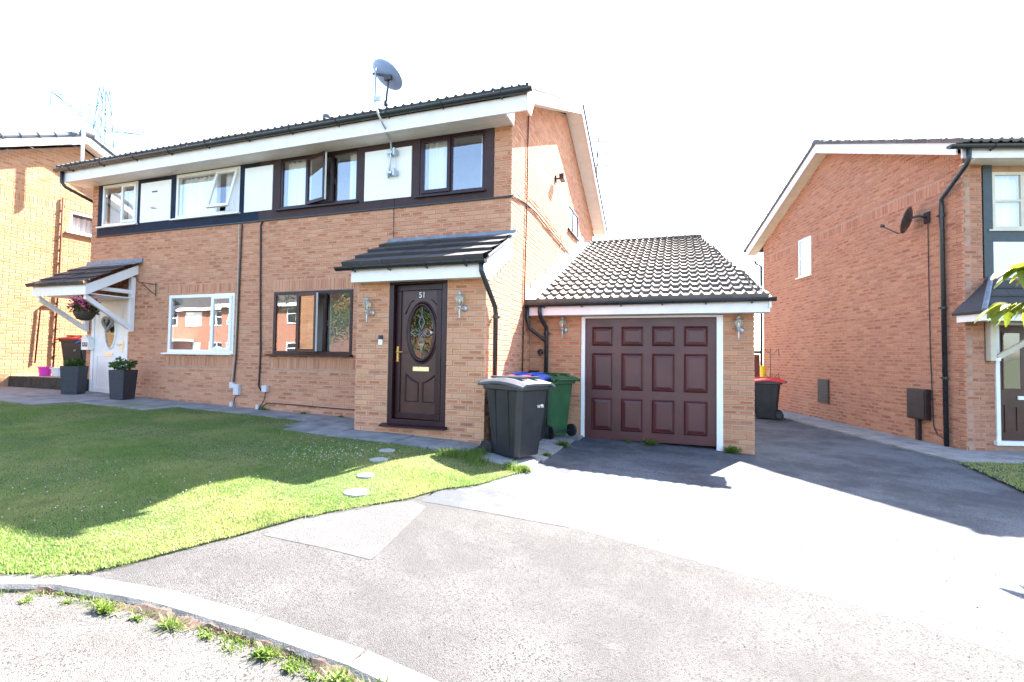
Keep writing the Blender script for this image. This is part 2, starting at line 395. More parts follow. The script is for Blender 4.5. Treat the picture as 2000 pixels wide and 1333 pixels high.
# lawn sheet, drive, pavement, road
lx = list(np.linspace(-15, -3.3, 48)) + list(np.linspace(-3.25, -1.62, 30))
lawn_lo = lambda x: max(kerb(x)+.02, edge(x)) if x > -3.35 else kerb(x)+.02
strip(lx, lawn_lo, pathe, 24, -.005, 'lawn', M['turf'], skirt=.05)
dx = list(np.linspace(-2.1, 1.6, 30)) + [1.9, 2.4, 3, 4, 6, 8]
strip([-3.4] + EX[1:5] + list(np.linspace(-2.65, 1.6, 90)) + [1.9, 2.4, 3, 4, 6, 8], lambda x: kerb(x)+.0, lambda x: max(kerb(x)+.01, edge(x)+.05 if x < -2.1 else joint(x)-(.004 if x < -.8 else 0)), 14, -.019, 'pavement_crossing', M['asphalt_near'])
strip(dx, lambda x: joint(x)+(.004 if x < -.8 else 0), lambda x: 22, 60, -.0185, 'driveway', M['asphalt_far'])
mm = MB()   # pale concrete patch with a service cover in the pavement
M['patch'] = asphaltmat('pale_fine_concrete', (.046, .045, .046), (.094, .091, .092), (.012, .012, .012), 165, (.066, .064, .065), .6)
strip([-2.69, -2.6, -2.47, -2.3, -2.15, -1.99, -1.93, -1.85], lambda x: float(np.interp(x, [-2.69, -1.82], [2.66, 2.70])), lambda x: float(np.interp(x, [-2.69, -2.6, -2.47, -2.3, -2.15, -1.99, -1.85], [2.99, 3.14, 3.36, 3.60, 3.74, 3.70, 2.78])), 10, -.0165, 'concrete_patch', M['patch'])
# road below the kerb
rx = [-20, -9, -5.5] + list(np.linspace(-4.5, 4, 40)) + [8, 12]
v = []
for x in rx:
    k = kerb(x)-.10; zb = float(G(x, k))-.042
    for y in (-10, -6, -3, -1, k-.6, k-.25, k+.05): v.append((x, min(y, k+.05), zb - (.03 if y > k-.3 else 0)*0 - .02*max(0, (k-y))*.3))
n = 7
MB().add(v, [(i*n+j, (i+1)*n+j, (i+1)*n+j+1, i*n+j+1) for i in range(len(rx)-1) for j in range(n-1)]).build('road', M['asphalt_road'], kind='structure')
# kerb stones laid along the curve
kr = bpy.data.objects.new('kerb', None); COL.objects.link(kr); kr['kind'] = 'structure'; kr['o'] = (0., 0., 0.)
px_, dist = [], 0
P = [(x, kerb(x)) for x in np.linspace(-6.5, 3.2, 400)]
seg = [P[0]]; acc = 0
for a, b in zip(P, P[1:]):
    acc += math.dist(a, b)
    if acc >= .6 or b is P[-1]:
        seg.append(b); acc = 0
for a, b in zip(seg, seg[1:]):
    a, b = Vector(a), Vector(b); d = (b-a).normalized(); nrm = Vector((-d.y, d.x))
    if nrm.y < 0: nrm = -nrm
    a2 = a+d*.008; b2 = b-d*.008
    za, zb = float(G(*a))-.012, float(G(*b))-.012
    m = MB(); wd = .105; top = []
    pr = [(0.035, 0), (-wd+.02, 0), (-wd, -.018), (-wd-.012, -.16), (.035, -.16)]
    A = [(a2.x+nrm.x*o, a2.y+nrm.y*o, za+h) for o, h in pr]; B = [(b2.x+nrm.x*o, b2.y+nrm.y*o, zb+h) for o, h in pr]
    m.add(A+B, [(4, 3, 2, 1, 0), (5, 6, 7, 8, 9)] + [(i, (i+1) % 5, (i+1) % 5+5, i+5) for i in range(5)])
    m.build('kerb_stone', M['kerb'], kr)
# ------------------------------------------------------------------ bricks
def brick_mesh(nm, L=.215, H=.065, D=.03, vert=False, mat=None):
    m = MB(); l, h = (H, L) if vert else (L, H); e = .004
    # front face slightly chamfered: local x along wall, z up, -y outward
    o = [(0, 0, 0), (l, 0, 0), (l, 0, h), (0, 0, h)]; fr = [(e, -D-.0, e), (l-e, -D, e), (l-e, -D, h-e), (e, -D, h-e)]
    md = [(0, -D+e, 0), (l, -D+e, 0), (l, -D+e, h), (0, -D+e, h)]
    vts = o+md+fr; uv1 = [(0, 0), (1, 0), (1, 1), (0, 1)]
    if vert: uv1 = [(0, 0), (0, 1), (1, 1), (1, 0)]
    fs, uvs = [(8, 9, 10, 11)], [uv1]
    for i in range(4):
        j = (i+1) % 4; fs.append((4+i, 4+j, 8+j, 8+i)); uvs.append([(0, .1)]*4); fs.append((i, j, 4+j, 4+i)); uvs.append([(0, .1)]*4)
    m.add(vts, fs, uvs); me = bpy.data.meshes.new(nm)
    me.from_pydata(m.v, [], m.f); ul = me.uv_layers.new(name='UVMap'); ul.data.foreach_set('uv', [c for q in uvs for p in q for c in p])
    me.materials.append(mat); return me, m.v, m.f, uvs
_BM = {}
def bm(mat, vert):
    k = (mat.name, vert)
    if k not in _BM: _BM[k] = brick_mesh('brick', vert=vert, mat=mat)
    return _BM[k]
def inframe(p):
    z = p.dot(CF)
    if z < .2: return None
    x, y = 1000+FPX*p.dot(CR)/z, 666.5-FPX*p.dot(CU)/z
    return (x, y, z) if -30 < x < 2030 and -30 < y < 1360 else None
def brick_face(parent, pm, W, z0, ztop, mat, holes=(), soldiers=(), start=0.0, hide=lambda p: False, dpos=lambda u, z: True, quota=None):
    """bricks on a wall face. pm: Matrix (world) whose x runs along the wall, -y points out, z up; origin at u=0.
    returns list of candidates (score, matrix, vert)."""
    out = []
    rows = int((max(ztop(u) for u in np.linspace(0, W, 9))-z0)/.075)+1
    nrm = -(pm.to_3x3() @ Vector((0, 1, 0)))
    def emit(u, z, l, h, vert):
        zt = min(ztop(u), ztop(u+l))
        if z+h*.5 > zt: return
        if z+h > zt: h = max(.01, zt-z)
        if not dpos(u+l/2, z+h/2): return
        full = (.065 if vert else .215), (.215 if vert else .065)
        sx, sz = l/full[0], h/full[1]
        t = Matrix.Translation((u, random.uniform(-.0015, .0015), z)) @ Matrix.Diagonal((sx, 1, sz, 1))
        mw = pm @ t; c = pm @ Vector((u+l/2, 0, z+h/2))
        s = inframe(c); sc = 0
        if s and not hide(c): sc = l*h*abs(nrm.dot(c.normalized()))/c.length_squared
        out.append((sc, mw, vert))
    for r in range(rows):
        z = z0+r*.075; o = start if r % 2 == 0 else start-.1125
        u = o-.225
        while u < W:
            a, b = max(u, 0), min(u+.215, W)
            u += .225
            if b-a < .03: continue
            segs = [(a, b)]
            for (h0, h1, g0, g1) in list(holes)+list(soldiers):
                if z+.0325 > g0 and z+.0325 < g1:
                    ns = []
                    for p, q in segs:
                        if q <= h0 or p >= h1: ns.append((p, q)); continue
                        if p < h0: ns.append((p, h0-.004))
                        if q > h1: ns.append((h1+.004, q))
                    segs = ns
            for p, q in segs:
                if q-p > .025: emit(p, z, q-p, .065, False)
    for (h0, h1, g0, g1) in soldiers:
        nb = max(1, int(round((h1-h0)/.075)))
        for i in range(nb):
            u = h0+i*(h1-h0)/nb
            bad = False
            for (a0, a1, b0, b1) in holes:
                if u+.03 > a0 and u+.03 < a1 and (g0+g1)/2 > b0 and (g0+g1)/2 < b1: bad = True
            if not bad: emit(u+.005, g0, (h1-h0)/nb-.01, g1-g0-.01, True)
    return out
def lay(parent, cand, mat, maxn=300, rot=Matrix.Identity(4)):
    cand.sort(key=lambda c: -c[0]); inv = rot.inverted()
    nvis = min(maxn, sum(1 for c in cand if c[0] > 0))
    for sc, mw, vert in cand[:nvis]:
        o = bpy.data.objects.new('brick', bm(mat, vert)[0]); COL.objects.link(o); o.parent = parent; o.matrix_local = inv @ mw
    V, F, UV = [], [], []; base = 0
    for sc, mw, vert in cand[nvis:]:
        _, v, f, uv = bm(mat, vert); a = np.array(v); mt = np.array(inv @ mw)
        V.append(a @ mt[:3, :3].T + mt[:3, 3]); F += [tuple(i+base for i in q) for q in f]; UV += uv; base += len(v)
    if V:
        me = bpy.data.meshes.new('brickwork'); me.from_pydata(np.concatenate(V).tolist(), [], F)
        ul = me.uv_layers.new(name='UVMap'); ul.data.foreach_set('uv', [c for q in UV for p in q for c in p]); me.materials.append(mat)
        o = bpy.data.objects.new('brickwork', me); COL.objects.link(o); o.parent = parent; o['kind'] = 'stuff'
def rects_minus(x0, x1, z0, z1, holes):
    xs_ = sorted({x0, x1, *[min(max(h[0], x0), x1) for h in holes], *[min(max(h[1], x0), x1) for h in holes]})
    zs_ = sorted({z0, z1, *[min(max(h[2], z0), z1) for h in holes], *[min(max(h[3], z0), z1) for h in holes]})
    for a, b in zip(xs_, xs_[1:]):
        for c, d in zip(zs_, zs_[1:]):
            if b-a < 1e-4 or d-c < 1e-4: continue
            mx, mz = (a+b)/2, (c+d)/2
            if not any(h[0] < mx < h[1] and h[2] < mz < h[3] for h in holes): yield a, b, c, d

# ------------------------------------------------------------------ roof tiles
def tile_mesh(mat, W=.30, L=.36, roll=True, th=.022, n=8, amp=.028):
    V = []; F = []
    us = np.linspace(0, W, n+1)
    def h(u): return amp*(max(0, math.sin(2*math.pi*(u/W*2))) if roll else 0)
    for vv, dz in ((0, -th), (0, 0), (L, 0)):
        for u in us: V.append((u, vv, h(u)+dz + (th*1.15 if dz == 0 and vv == 0 else 0)*1.0))
    k = n+1
    for i in range(n):
        F.append((i, i+1, k+i+1, k+i)); F.append((k+i, k+i+1, 2*k+i+1, 2*k+i))
    me = bpy.data.meshes.new('tile'); me.from_pydata(V, [], F); me.materials.append(mat)
    return me, np.array(V), F
def tiles(parent, org, eu, ev, W, L, gauge, mat, tw=.30, roll=True, asparts=True, clip=None, inv=Matrix.Identity(4), firstparts=0, th=.022, n=8, amp=.028, half=False):
    """org eave start, eu unit along eave, ev unit up slope (world or thing-local)."""
    me, V, F = tile_mesh(mat, tw, gauge+.04, roll, th, n, amp)
    eu, ev = Vector(eu).normalized(), Vector(ev).normalized(); en = eu.cross(ev)
    B = Matrix(((eu.x, ev.x, en.x, 0), (eu.y, ev.y, en.y, 0), (eu.z, ev.z, en.z, 0), (0, 0, 0, 1)))
    SV, SF = [], []; base = 0
    for r in range(int(math.ceil(L/gauge-1e-6))):
        vv = r*gauge; wr = clip(vv) if clip else W
        sy_ = min(1, (L-vv+.02)/(gauge+.04))
        u = 0.0 - (tw/2 if (half and r % 2) else 0)
        while u < wr-.02:
            uu = max(u, 0); sx = min(tw-(uu-u), wr-uu)/tw
            tilt = random.uniform(-.009, .009)
            mt = Matrix.Translation(Vector(org)+eu*uu+ev*vv+en*(.004+tilt*.5)) @ B @ Matrix.Diagonal((sx*.995, sy_, 1, 1))
            if asparts or (firstparts and r < firstparts):
                o = bpy.data.objects.new('tile', me); COL.objects.link(o); o.parent = parent; o.matrix_local = inv @ mt
            else:
                a = np.array(inv @ mt); SV.append(V @ a[:3, :3].T + a[:3, 3]); SF += [tuple(i+base for i in f) for f in F]; base += len(V)
            u += tw
    if SV:
        m2 = bpy.data.meshes.new('roof_tiles'); m2.from_pydata(np.concatenate(SV).tolist(), [], SF); m2.materials.append(mat)
        o = bpy.data.objects.new('roof_tiles', m2); COL.objects.link(o); o.parent = parent; o['kind'] = 'stuff'

# ------------------------------------------------------------------ windows
def window(parent, T, u0, u1, z0, z1, fm_, bays, depth=.07, fw=.055, sill=True, sillm=None, sashes=(), curtains=(), hung=None, swing=None, name='window', pane_mat=None, room=True, midrail=None, label=None, silloff=.06, bars=None):
    """T maps (u along wall, -y out, z) to parent-local space. bays = fractions of mullion lines. sashes: indices of bays with a sash."""
    def B(): return MB(T)
    o0 = (0., 0., 0.)
    f = B(); y0, y1 = -.005, depth
    f.box(u0, u1, y0, y1, z0, z0+fw); f.box(u0, u1, y0, y1, z1-fw, z1)
    f.box(u0, u0+fw, y0+.001, y1, z0+fw, z1-fw); f.box(u1-fw, u1, y0+.001, y1, z0+fw, z1-fw)
    bs = [0]+list(bays)+[1]
    for b in bays:
        c = u0+(u1-u0)*b; f.box(c-fw*.5, c+fw*.5, y0+.002, y1, z0+fw, z1-fw)
    if midrail is not None: f.box(u0+fw, u1-fw, y0+.003, y1, z0+(z1-z0)*midrail-.02, z0+(z1-z0)*midrail+.02)
    if bars:
        for b in bars: f.box(u0+fw, u1-fw, y0+.004, y1-.03, z0+(z1-z0)*b-.012, z0+(z1-z0)*b+.012)
    fo = f.build(name, fm_, parent, off=o0, label=label)
    pm_ = pane_mat or M['glass']
    for i, (a, b) in enumerate(zip(bs, bs[1:])):
        a_ = u0+(u1-u0)*a+(fw if i == 0 else fw*.5); b_ = u0+(u1-u0)*b-(fw if i == len(bs)-2 else fw*.5)
        c_, d_ = z0+fw, z1-fw
        if i in sashes:
            s_ = .042; X = Matrix.Identity(4)
            if swing and i in swing: X = Matrix.Translation((a_, -.03, 0)) @ Matrix.Rotation(-R(swing[i]), 4, 'Z') @ Matrix.Translation((-a_, .03, 0))
            if hung and i in hung: X = Matrix.Translation((0, -.03, d_)) @ Matrix.Rotation(-R(hung[i]), 4, 'X') @ Matrix.Translation((0, .03, -d_))
            m = MB(T @ X); e = .012
            m.box(a_-e, b_+e, -.03, .012, c_-e, c_+s_); m.box(a_-e, b_+e, -.03, .012, d_-s_, d_+e)
            m.box(a_-e, a_+s_, -.029, .012, c_+s_, d_-s_); m.box(b_-s_, b_+e, -.029, .012, c_+s_, d_-s_)
            m.build('sash', fm_, fo, off=o0)
            g = MB(T @ X); g.box(a_+s_-.005, b_-s_+.005, -.012, -.004, c_+s_-.005, d_-s_+.005); g.build('pane', pm_, fo, off=o0)
            if swing and i in swing:
                h = MB(T @ X); h.box(b_-s_+.008, b_-s_+.03, .012, .03, (c_+d_)/2-.05, (c_+d_)/2+.05); h.box(a_+.0, b_+e, .0121, .0135, c_-e, d_+e) if False else None
                h.build('handle', M['white'], fo, off=o0)
                h = MB(T @ X); h.box(b_+e, b_+e+.006, -.02, .010, c_, d_); h.build('edge_seal', M['white'], fo, off=o0)
        else:
            g = B(); g.box(a_-.004, b_+.004, .015, .023, c_-.004, d_+.004); g.build('pane', pm_, fo, off=o0)
    if sill:
        s = B(); s.prism([(-silloff, z0-.035), (-silloff, z0-.008), (.03, z0+.002), (.03, z0-.035)], u0-.08, u1+.03, 'x'); s.build('sill', sillm or fm_, fo, off=o0)
    if room:
        D = .9; q = B()
        q.quad((u0, D, z0), (u1, D, z0), (u1, D, z1), (u0, D, z1)); q.quad((u0, y1, z0), (u0, D, z0), (u0, D, z1), (u0, y1, z1))
        q.quad((u1, y1, z0), (u1, y1, z1), (u1, D, z1), (u1, D, z0)); q.quad((u0, y1, z0), (u1, y1, z0), (u1, D, z0), (u0, D, z0))
        q.quad((u0, y1, z1), (u0, D, z1), (u1, D, z1), (u1, y1, z1)); q.build('window_recess', M['interior'], fo, off=o0)
    for (a, b, zt) in curtains:
        c = B(); nn = 64; ua, ub = u0+(u1-u0)*a, u0+(u1-u0)*b; vv = []
        for k in range(nn+1):
            t = k/nn; y = .125+.030*math.sin(t*(ub-ua)*52)+.014*math.sin(t*31)
            vv += [(ua+(ub-ua)*t, y, z0+.01), (ua+(ub-ua)*t, y, z0+(z1-z0)*zt)]
        c.add(vv, [(2*k, 2*k+2, 2*k+3, 2*k+1) for k in range(nn)]); c.build('curtain', M['curtain'], fo, off=o0)
    return fo

def gutter(parent, pts, r=.056, brackets=6, T=None, name='gutter', off=None):
    """half-round gutter between two points plus brackets"""
    a, b = Vector(pts[0]), Vector(pts[1]); d = (b-a).normalized(); side = Vector((d.y, -d.x, 0)); 
    m = MB(T); vs_, fs = [], []; k = 9
    for P_ in (a, b):
        for rr in (r, r-.006):
            for i in range(k):
                t = math.pi*i/(k-1)+math.pi; vs_.append(P_+side*(math.cos(t)*rr)+Vector((0, 0, math.sin(t)*rr)))
    for i in range(k-1):
        fs.append((i, i+1, 2*k+i+1, 2*k+i)); fs.append((k+i, 3*k+i, 3*k+i+1, k+i+1))
    fs += [(0, 2*k, 3*k, k), (k-1, 2*k-1, 4*k-1, 3*k-1)]
    fs += [tuple(range(k)), tuple(range(3*k-1, 2*k-1, -1))]
    m.add(vs_, fs); g = m.build(name, M['gutter'], parent, off=off, smooth=False)
    for i in range(brackets):
        c = a+(b-a)*((i+.5)/brackets); m = MB(T)
        pts_ = [c+side*(math.cos(t)*(r+.005))+Vector((0, 0, math.sin(t)*(r+.005))) for t in [math.pi+math.pi*j/6 for j in range(7)]]
        m.tube(pts_, .011, 5)
        m.tube([c-side*(r*1.0) + Vector((0, 0, -.0)), c-side*(r*.8)+Vector((0, 0, -.075))], .011, 5)
        m.build('gutter_bracket', M['gutter'], g, off=off if off is not None else (tuple(parent['o']) if 'o' in parent.keys() else None))
    return g
def pipe(parent, pts, r, mat, name='downpipe', clips=(), T=None, off=None, n=10):
    m = MB(T); m.tube(pts, r, n); o = m.build(name, mat, parent, off=off, smooth=True)
    for c in clips:
        m = MB(T); m.tube([(c[0], c[1], c[2]-.02), (c[0], c[1], c[2]+.02)], r+.009, n); m.box(c[0]-r-.02, c[0]+r+.02, c[1]+r*.2, c[1]+r+.012, c[2]-.012, c[2]+.012)
        m.build('pipe_clip', mat, o, off=off if off is not None else (tuple(parent['o']) if parent is not None and 'o' in parent.keys() else None))
    return o
# ================================================================== SEMI-DETACHED HOUSE (51 and its left twin)
YW, XL, XR, YB = 7.025, -12.16, -2.42, 14.76
HL = (XR, YW, -1.15)
house = thing('semi_detached_house', 'pair of joined two storey buff brick houses with brown and navy boarded upper windows', 'house', HL)
hT = Matrix.Translation(-Vector(HL)); I4 = Matrix.Identity(4)
TF = Matrix.Translation(Vector((0, YW, 0))-Vector(HL))                 # front wall: u = world x
WIN_G = [(-7.02, -5.29, 0.0, 1.135), (-9.70, -7.97, 0.0, 1.15)]
DOOR49 = (-12.0, -10.86, -.93, 1.16)
BAND = (-11.95, -2.72, 2.50, 3.66)
# mortar backing
holes = WIN_G + [DOOR49, BAND]
m = MB()
for a, b, c, d in rects_minus(XL+.008, XR-.008, -1.4, 3.66, holes): m.box(a, b, YW+.008, YW+.11, c, d)
pts = [(YW+.11, -1.4), (YB, -1.4), (YB, 3.9), (10.85, 5.62), (YW+.11, 4.03)]
m.build('wall', M['mortar'], house)
sidewin = (11.2, 12.38, 3.06, 3.68)
gz = lambda y: 5.66-.414*abs(y-10.89)
m = MB()
for a, b, c, d in rects_minus(YW+.11, YB, -1.4, 3.95, [sidewin]): m.box(XR-.11, XR-.008, a, b, c, d)
m.prism([(YW+.11, 3.95), (YB, 3.95), (YB, gz(YB)), (10.89, gz(10.89)), (YW+.11, gz(YW+.11))], XR-.11, XR-.008, 'x')
m.box(XL+.008, XR-.11, YB-.1, YB, -1.4, 3.9); m.box(XL+.008, XL+.11, YW+.11, YB-.1, -1.4, 3.95)
m.prism([(YW+.11, 3.95), (YB, 3.95), (YB, gz(YB)), (10.89, gz(10.89)), (YW+.11, gz(YW+.11))], XL+.008, XL+.11, 'x')
m.build('gable_wall', M['mortar'], house)
pmF = Matrix.Translation((XL, YW+.03, 0))
rel = lambda q: (q[0]-XL, q[1]-XL, q[2], q[3])
sold = [(-7.06-XL, -5.23-XL, 1.15, 1.365), (-9.78-XL, -7.93-XL, 1.165, 1.38), (-7.06-XL, -5.2-XL, -.275, -.05), (-9.75-XL, -7.93-XL, -.275, -.05)]
cand = brick_face(house, pmF, XR-XL, -1.35, lambda u: 3.66, M['brick'], [rel(q) for q in holes], sold, hide=lambda p: (p.x > -4.6 and p.z < 1.9), dpos=lambda u, z: not (u+XL > -4.4 and z < 1.2))
E3 = Matrix(((0, -1, 0, 0), (1, 0, 0, 0), (0, 0, 1, 0), (0, 0, 0, 1)))
pmS = Matrix.Translation((XR-.03, YW, 0)) @ E3
cand += brick_face(house, pmS, YB-YW, -1.35, lambda u: gz(u+YW), M['brick'], [(sidewin[0]-YW, sidewin[1]-YW, sidewin[2], sidewin[3])],
                   [(0.45, 7.2, 3.42, 3.63)], start=.1125, hide=lambda p: p.z < -.3 or (p.y > 8 and p.z < .95+.41*(p.y-7.9)), dpos=lambda u, z: not (u > 1.2 and z < .8))
lay(house, cand, M['brick'], 300, Matrix.Translation(HL))
# boarded band: navy for the left house, brown for this one, recessed between windows
def board(x0, x1, mat, nm):
    m = MB(); m.box(x0, x1, YW-.012, YW+.05, 2.50, 3.605); m.build(nm, mat, house)
UW = [(-4.03, -2.87, 2.64, 3.60), (-6.94, -5.24, 2.67, 3.60), (-9.62, -7.92, 2.70, 3.60), (-11.83, -10.72, 2.70, 3.60)]
for x0, x1, mat, nm in ((BAND[0], -7.44, M['navy'], 'timber_board'), (-7.44, BAND[1], M['umber'], 'timber_board')):
    m = MB()
    for a, b, c, d in rects_minus(x0+(.001 if x0 > -8 else 0), x1, 2.50, 3.612, UW): m.box(a, b, YW-.014, YW+.06, c, d)
    m.build(nm, mat, house, label='navy boarding round the left house windows' if mat is M['navy'] else 'dark brown boarding round the right house windows')
m = MB(); m.box(BAND[0]-.01, BAND[1]+.3, YW-.03, YW-.003, 2.478, 2.499); m.build('drip_bead', M['black'], house)
for (a, b, c, d) in ((-5.095, -4.18, 2.645, 3.50), (-7.785, -7.115, 2.675, 3.52), (-10.61, -9.74, 2.69, 3.52)):
    m = MB(); m.box(a, b, YW-.028, YW-.0145, c, d); m.build('infill_panel', M['white_panel'], house)
for q_ in ((-10.27, -10.12, 3.30, 3.325), (-10.3, -10.19, 2.985, 2.995), (-10.27, -10.12, 2.955, 2.965)):
    m = MB(); m.box(q_[0], q_[1], YW-.036, YW-.0285, q_[2], q_[3]); m.build('vent_slot', M['text_dark'], house)
# upper windows
rw, wh = M['rosewood'], M['white']
window(house, TF, *UW[0], rw, [.49], sashes=(0,), curtains=[(.03, .46, .97), (.90, .99, .97)], fw=.045, silloff=.07)
window(house, TF, *UW[1], rw, [.345, .67], sashes=(1,), swing={1: 15}, curtains=[(.03, .33, .97), (.84, .98, .97)], fw=.045, silloff=.07)
window(house, TF, *UW[2], wh, [.635], sashes=(1,), hung={1: 15}, curtains=[(.03, .60, .93), (.70, .98, .97)], fw=.06, silloff=.07)
window(house, TF, *UW[3], wh, [.55], sashes=(1,), curtains=[(.04, .50, .85), (.55, .98, .80)], fw=.055, silloff=.07)
# ground windows
window(house, TF, -7.02, -5.29, 0.0, 1.135, rw, [.315, .655], sashes=(1,), swing={1: 16}, fw=.055, silloff=.10, depth=.07)
window(house, TF, -9.70, -7.97, 0.0, 1.15, wh, [.67], sashes=(1,), fw=.06, silloff=.08)
# side window
TSide = Matrix.Translation(Vector((XR, 0, 0))-Vector(HL)) @ E3
window(house, TSide, sidewin[0], sidewin[1], sidewin[2], sidewin[3], rw, [.5], fw=.05, silloff=.05)
# roof
RY, RZ, PT = 10.89, 5.86, .446
xa, xb = XL-.33, -2.07
ev = Vector((0, 1, PT)).normalized(); Lr = (RY-6.52)*math.sqrt(1+PT*PT); ez = RZ-PT*(RY-6.52)
m = MB()
m.prism([(6.56, ez-.05), (RY, RZ-.05), (15.22, RZ-PT*(15.22-RY)-.05), (15.22, RZ-PT*(15.22-RY)-.08), (RY, RZ-.08), (6.56, ez-.08)], xa+.02, xb-.02, 'x')
m.build('roof_underlay', M['dark'], house)
tiles(house, (xa, 6.52, ez-.02), (1, 0, 0), ev, xb-xa, Lr, .32, M['tile_dark'], asparts=False, inv=hT, firstparts=2, n=8)
tiles(house, (xb, 15.25, RZ-PT*(15.25-RY)-.02), (-1, 0, 0), Vector((0, -1, PT)), xb-xa, Lr, .32, M['tile_dark'], asparts=False, inv=hT, n=4)
for i in range(22):
    x = xa+(xb-xa)*i/22; w_ = (xb-xa)/22-.01
    m = MB(); m.prism([(RY-.13, RZ-.05), (RY-.1, RZ+.02), (RY, RZ+.06), (RY+.1, RZ+.02), (RY+.13, RZ-.05)], x, x+w_, 'x'); m.build('ridge_tile', M['tile_dark'], house)
# fascia, soffit boards, barge boards
m = MB(); m.box(XL-.30, xb-.0, 6.62, 6.645, 3.60, 3.83); m.build('fascia', M['fascia'], house)
for k in range(6):
    y0 = 6.646+k*.0625; m = MB(); m.box(XL-.28, XR+.0, y0, y0+.060, 3.613-.001*(k % 2), 3.625); m.build('soffit_board', M['soffit'], house)
for x in (-11.75, -10.9, -9.5, -8.5):
    m = MB(); m.lathe([(.05, 3.611), (.05, 3.600), (.03, 3.597)], (x, 6.83, 0), 14); m.build('soffit_vent', M['soffit'], house)
m = MB()   # boxed end of the eaves
m.prism([(6.646, 3.60), (7.02, 3.60), (7.06, 4.0), (6.646, 3.82)], XR+.002, XR+.03, 'x'); m.build('eaves_box_end', M['fascia'], house)
zt = lambda y: RZ-PT*abs(y-RY)-.03
m = MB(); 
m.prism([(6.62, 3.66), (6.62, zt(6.62)), (RY, zt(RY)), (RY, zt(RY)-.21), (6.95, zt(6.95)-.21), (6.80, 3.60), (6.646, 3.60)][::-1], xb-.001, xb+.022, 'x'); m.build('barge_board', M['fascia'], house)
m = MB(); m.prism([(RY, zt(RY)-.21), (RY, zt(RY)), (15.15, zt(15.15)), (15.15, zt(15.15)-.21)], xb-.001, xb+.022, 'x'); m.build('barge_board', M['fascia'], house)
for s_ in (-1, 1):   # verge soffit in boards
    L0 = 3.85 if s_ < 0 else 4.2; nb = 26
    for i in range(nb):
        ya, yb_ = RY+s_*L0*i/nb, RY+s_*(L0*(i+1)/nb-.006)
        m = MB(); zz = lambda y: zt(y)-.135; m.hexa([(XR-.02, ya, zz(ya)), (xb-.002, ya, zz(ya)), (xb-.002, yb_, zz(yb_)), (XR-.02, yb_, zz(yb_))], [(XR-.02, ya, zz(ya)+.01), (xb-.002, ya, zz(ya)+.01), (xb-.002, yb_, zz(yb_)+.01), (XR-.02, yb_, zz(yb_)+.01)])
        m.build('verge_soffit_board', M['soffit'], house)
m = MB(); m.prism([(6.55, zt(6.55)), (6.55, zt(6.55)+.07), (RY, RZ+.04), (15.2, zt(15.2)+.07), (15.2, zt(15.2)), (RY, RZ-.03)][::-1], xb+.002, xb+.05, 'x'); m.build('verge_trim', M['gutter'], house)
gutter(house, [(XL-.42, 6.56, 3.865), (-1.96, 6.56, 3.885)], .058, 11)
# left end of the eaves: swan neck
pipe(house, [(XL-.25, 6.58, 3.84), (XL-.25, 6.58, 3.60), (XL-.2, 6.62, 3.5), (XL+.02-.05, 7.2, 3.25), (XL-.06, 7.6, 3.15), (XL-.06, 7.6, -.9)], .034, M['gutter'])
# flue
m = MB(); m.lathe([(.09, 6.0), (.09, 6.52)], (-9.2, RY, 0), 16); fl = m.build('flue', M['white'], house, smooth=True)
m = MB(); m.lathe([(.12, 6.52), (.12, 6.64), (.06, 6.66)], (-9.2, RY, 0), 16); m.build('flue_cap', M['tile_grey'], fl, off=HL, smooth=True)

# ---- white front door of the left house
def panel_frame(m, x0, x1, z0, z1, y, t=.012, w_=.022):
    m.box(x0, x1, y-t, y, z0, z0+w_); m.box(x0, x1, y-t, y, z1-w_, z1); m.box(x0, x0+w_, y-t, y, z0+w_, z1-w_); m.box(x1-w_, x1, y-t, y, z0+w_, z1-w_)
m = MB(); a, b, c, d = DOOR49
m.box(a, b, YW-.01, YW+.06, d-.07, d); m.box(a, a+.08, YW-.01, YW+.06, c+.02, d-.07); m.box(b-.08, b, YW-.01, YW+.06, c+.02, d-.07); m.box(a-.05, b+.03, YW-.09, YW+.06, c-.03, c+.02)
dfr = m.build('door_frame', M['white'], house)
m = MB(); m.box(a+.085, b-.085, YW+.005, YW+.05, c+.03, d-.075)
dl = m.build('door', M['white'], house, label='white panelled front door with oval glass')
m = MB(); cx = (a+b)/2
for q in ((cx-.38, cx+.38, c+.12, c+.85), (cx-.38, cx+.38, d-.45, d-.16)):
    m = MB(); panel_frame(m, *q, YW+.005); m.build('door_panel', M['white'], dl, off=HL)
def oval(m, cx, cz, rx, rz, y, w_, t, n=40):
    pts = [(cx+rx*math.cos(2*math.pi*i/n), y, cz+rz*math.sin(2*math.pi*i/n)) for i in range(n)]
    m.tube(pts, w_, 8, closed=True)
m = MB(); oval(m, cx+.02, .42, .17, .36, YW-.002, .022, .02); m.build('oval_trim', M['white'], dl, off=HL, smooth=True)
m = MB(); m.prism([(cx+.02+.165*math.cos(2*math.pi*i/32), .42+.35*math.sin(2*math.pi*i/32)) for i in range(32)], YW+.0, YW+.004, 'y'); m.build('oval_glass', M['glass_dim'], dl, off=HL)
m = MB(); m.box(cx-.12, cx+.12, YW-.008, YW+.004, -.10, -.04); m.build('letter_plate', M['gold'], dl, off=HL)
m = MB(); m.box(b-.19, b-.15, YW-.008, YW+.004, -.02, .24); m.tube([(b-.17, YW-.04, .15), (b-.30, YW-.045, .15)], .009, 8); m.tube([(b-.17, YW, .15), (b-.17, YW-.042, .15)], .009, 8); m.build('handle', M['gold'], dl, off=HL)
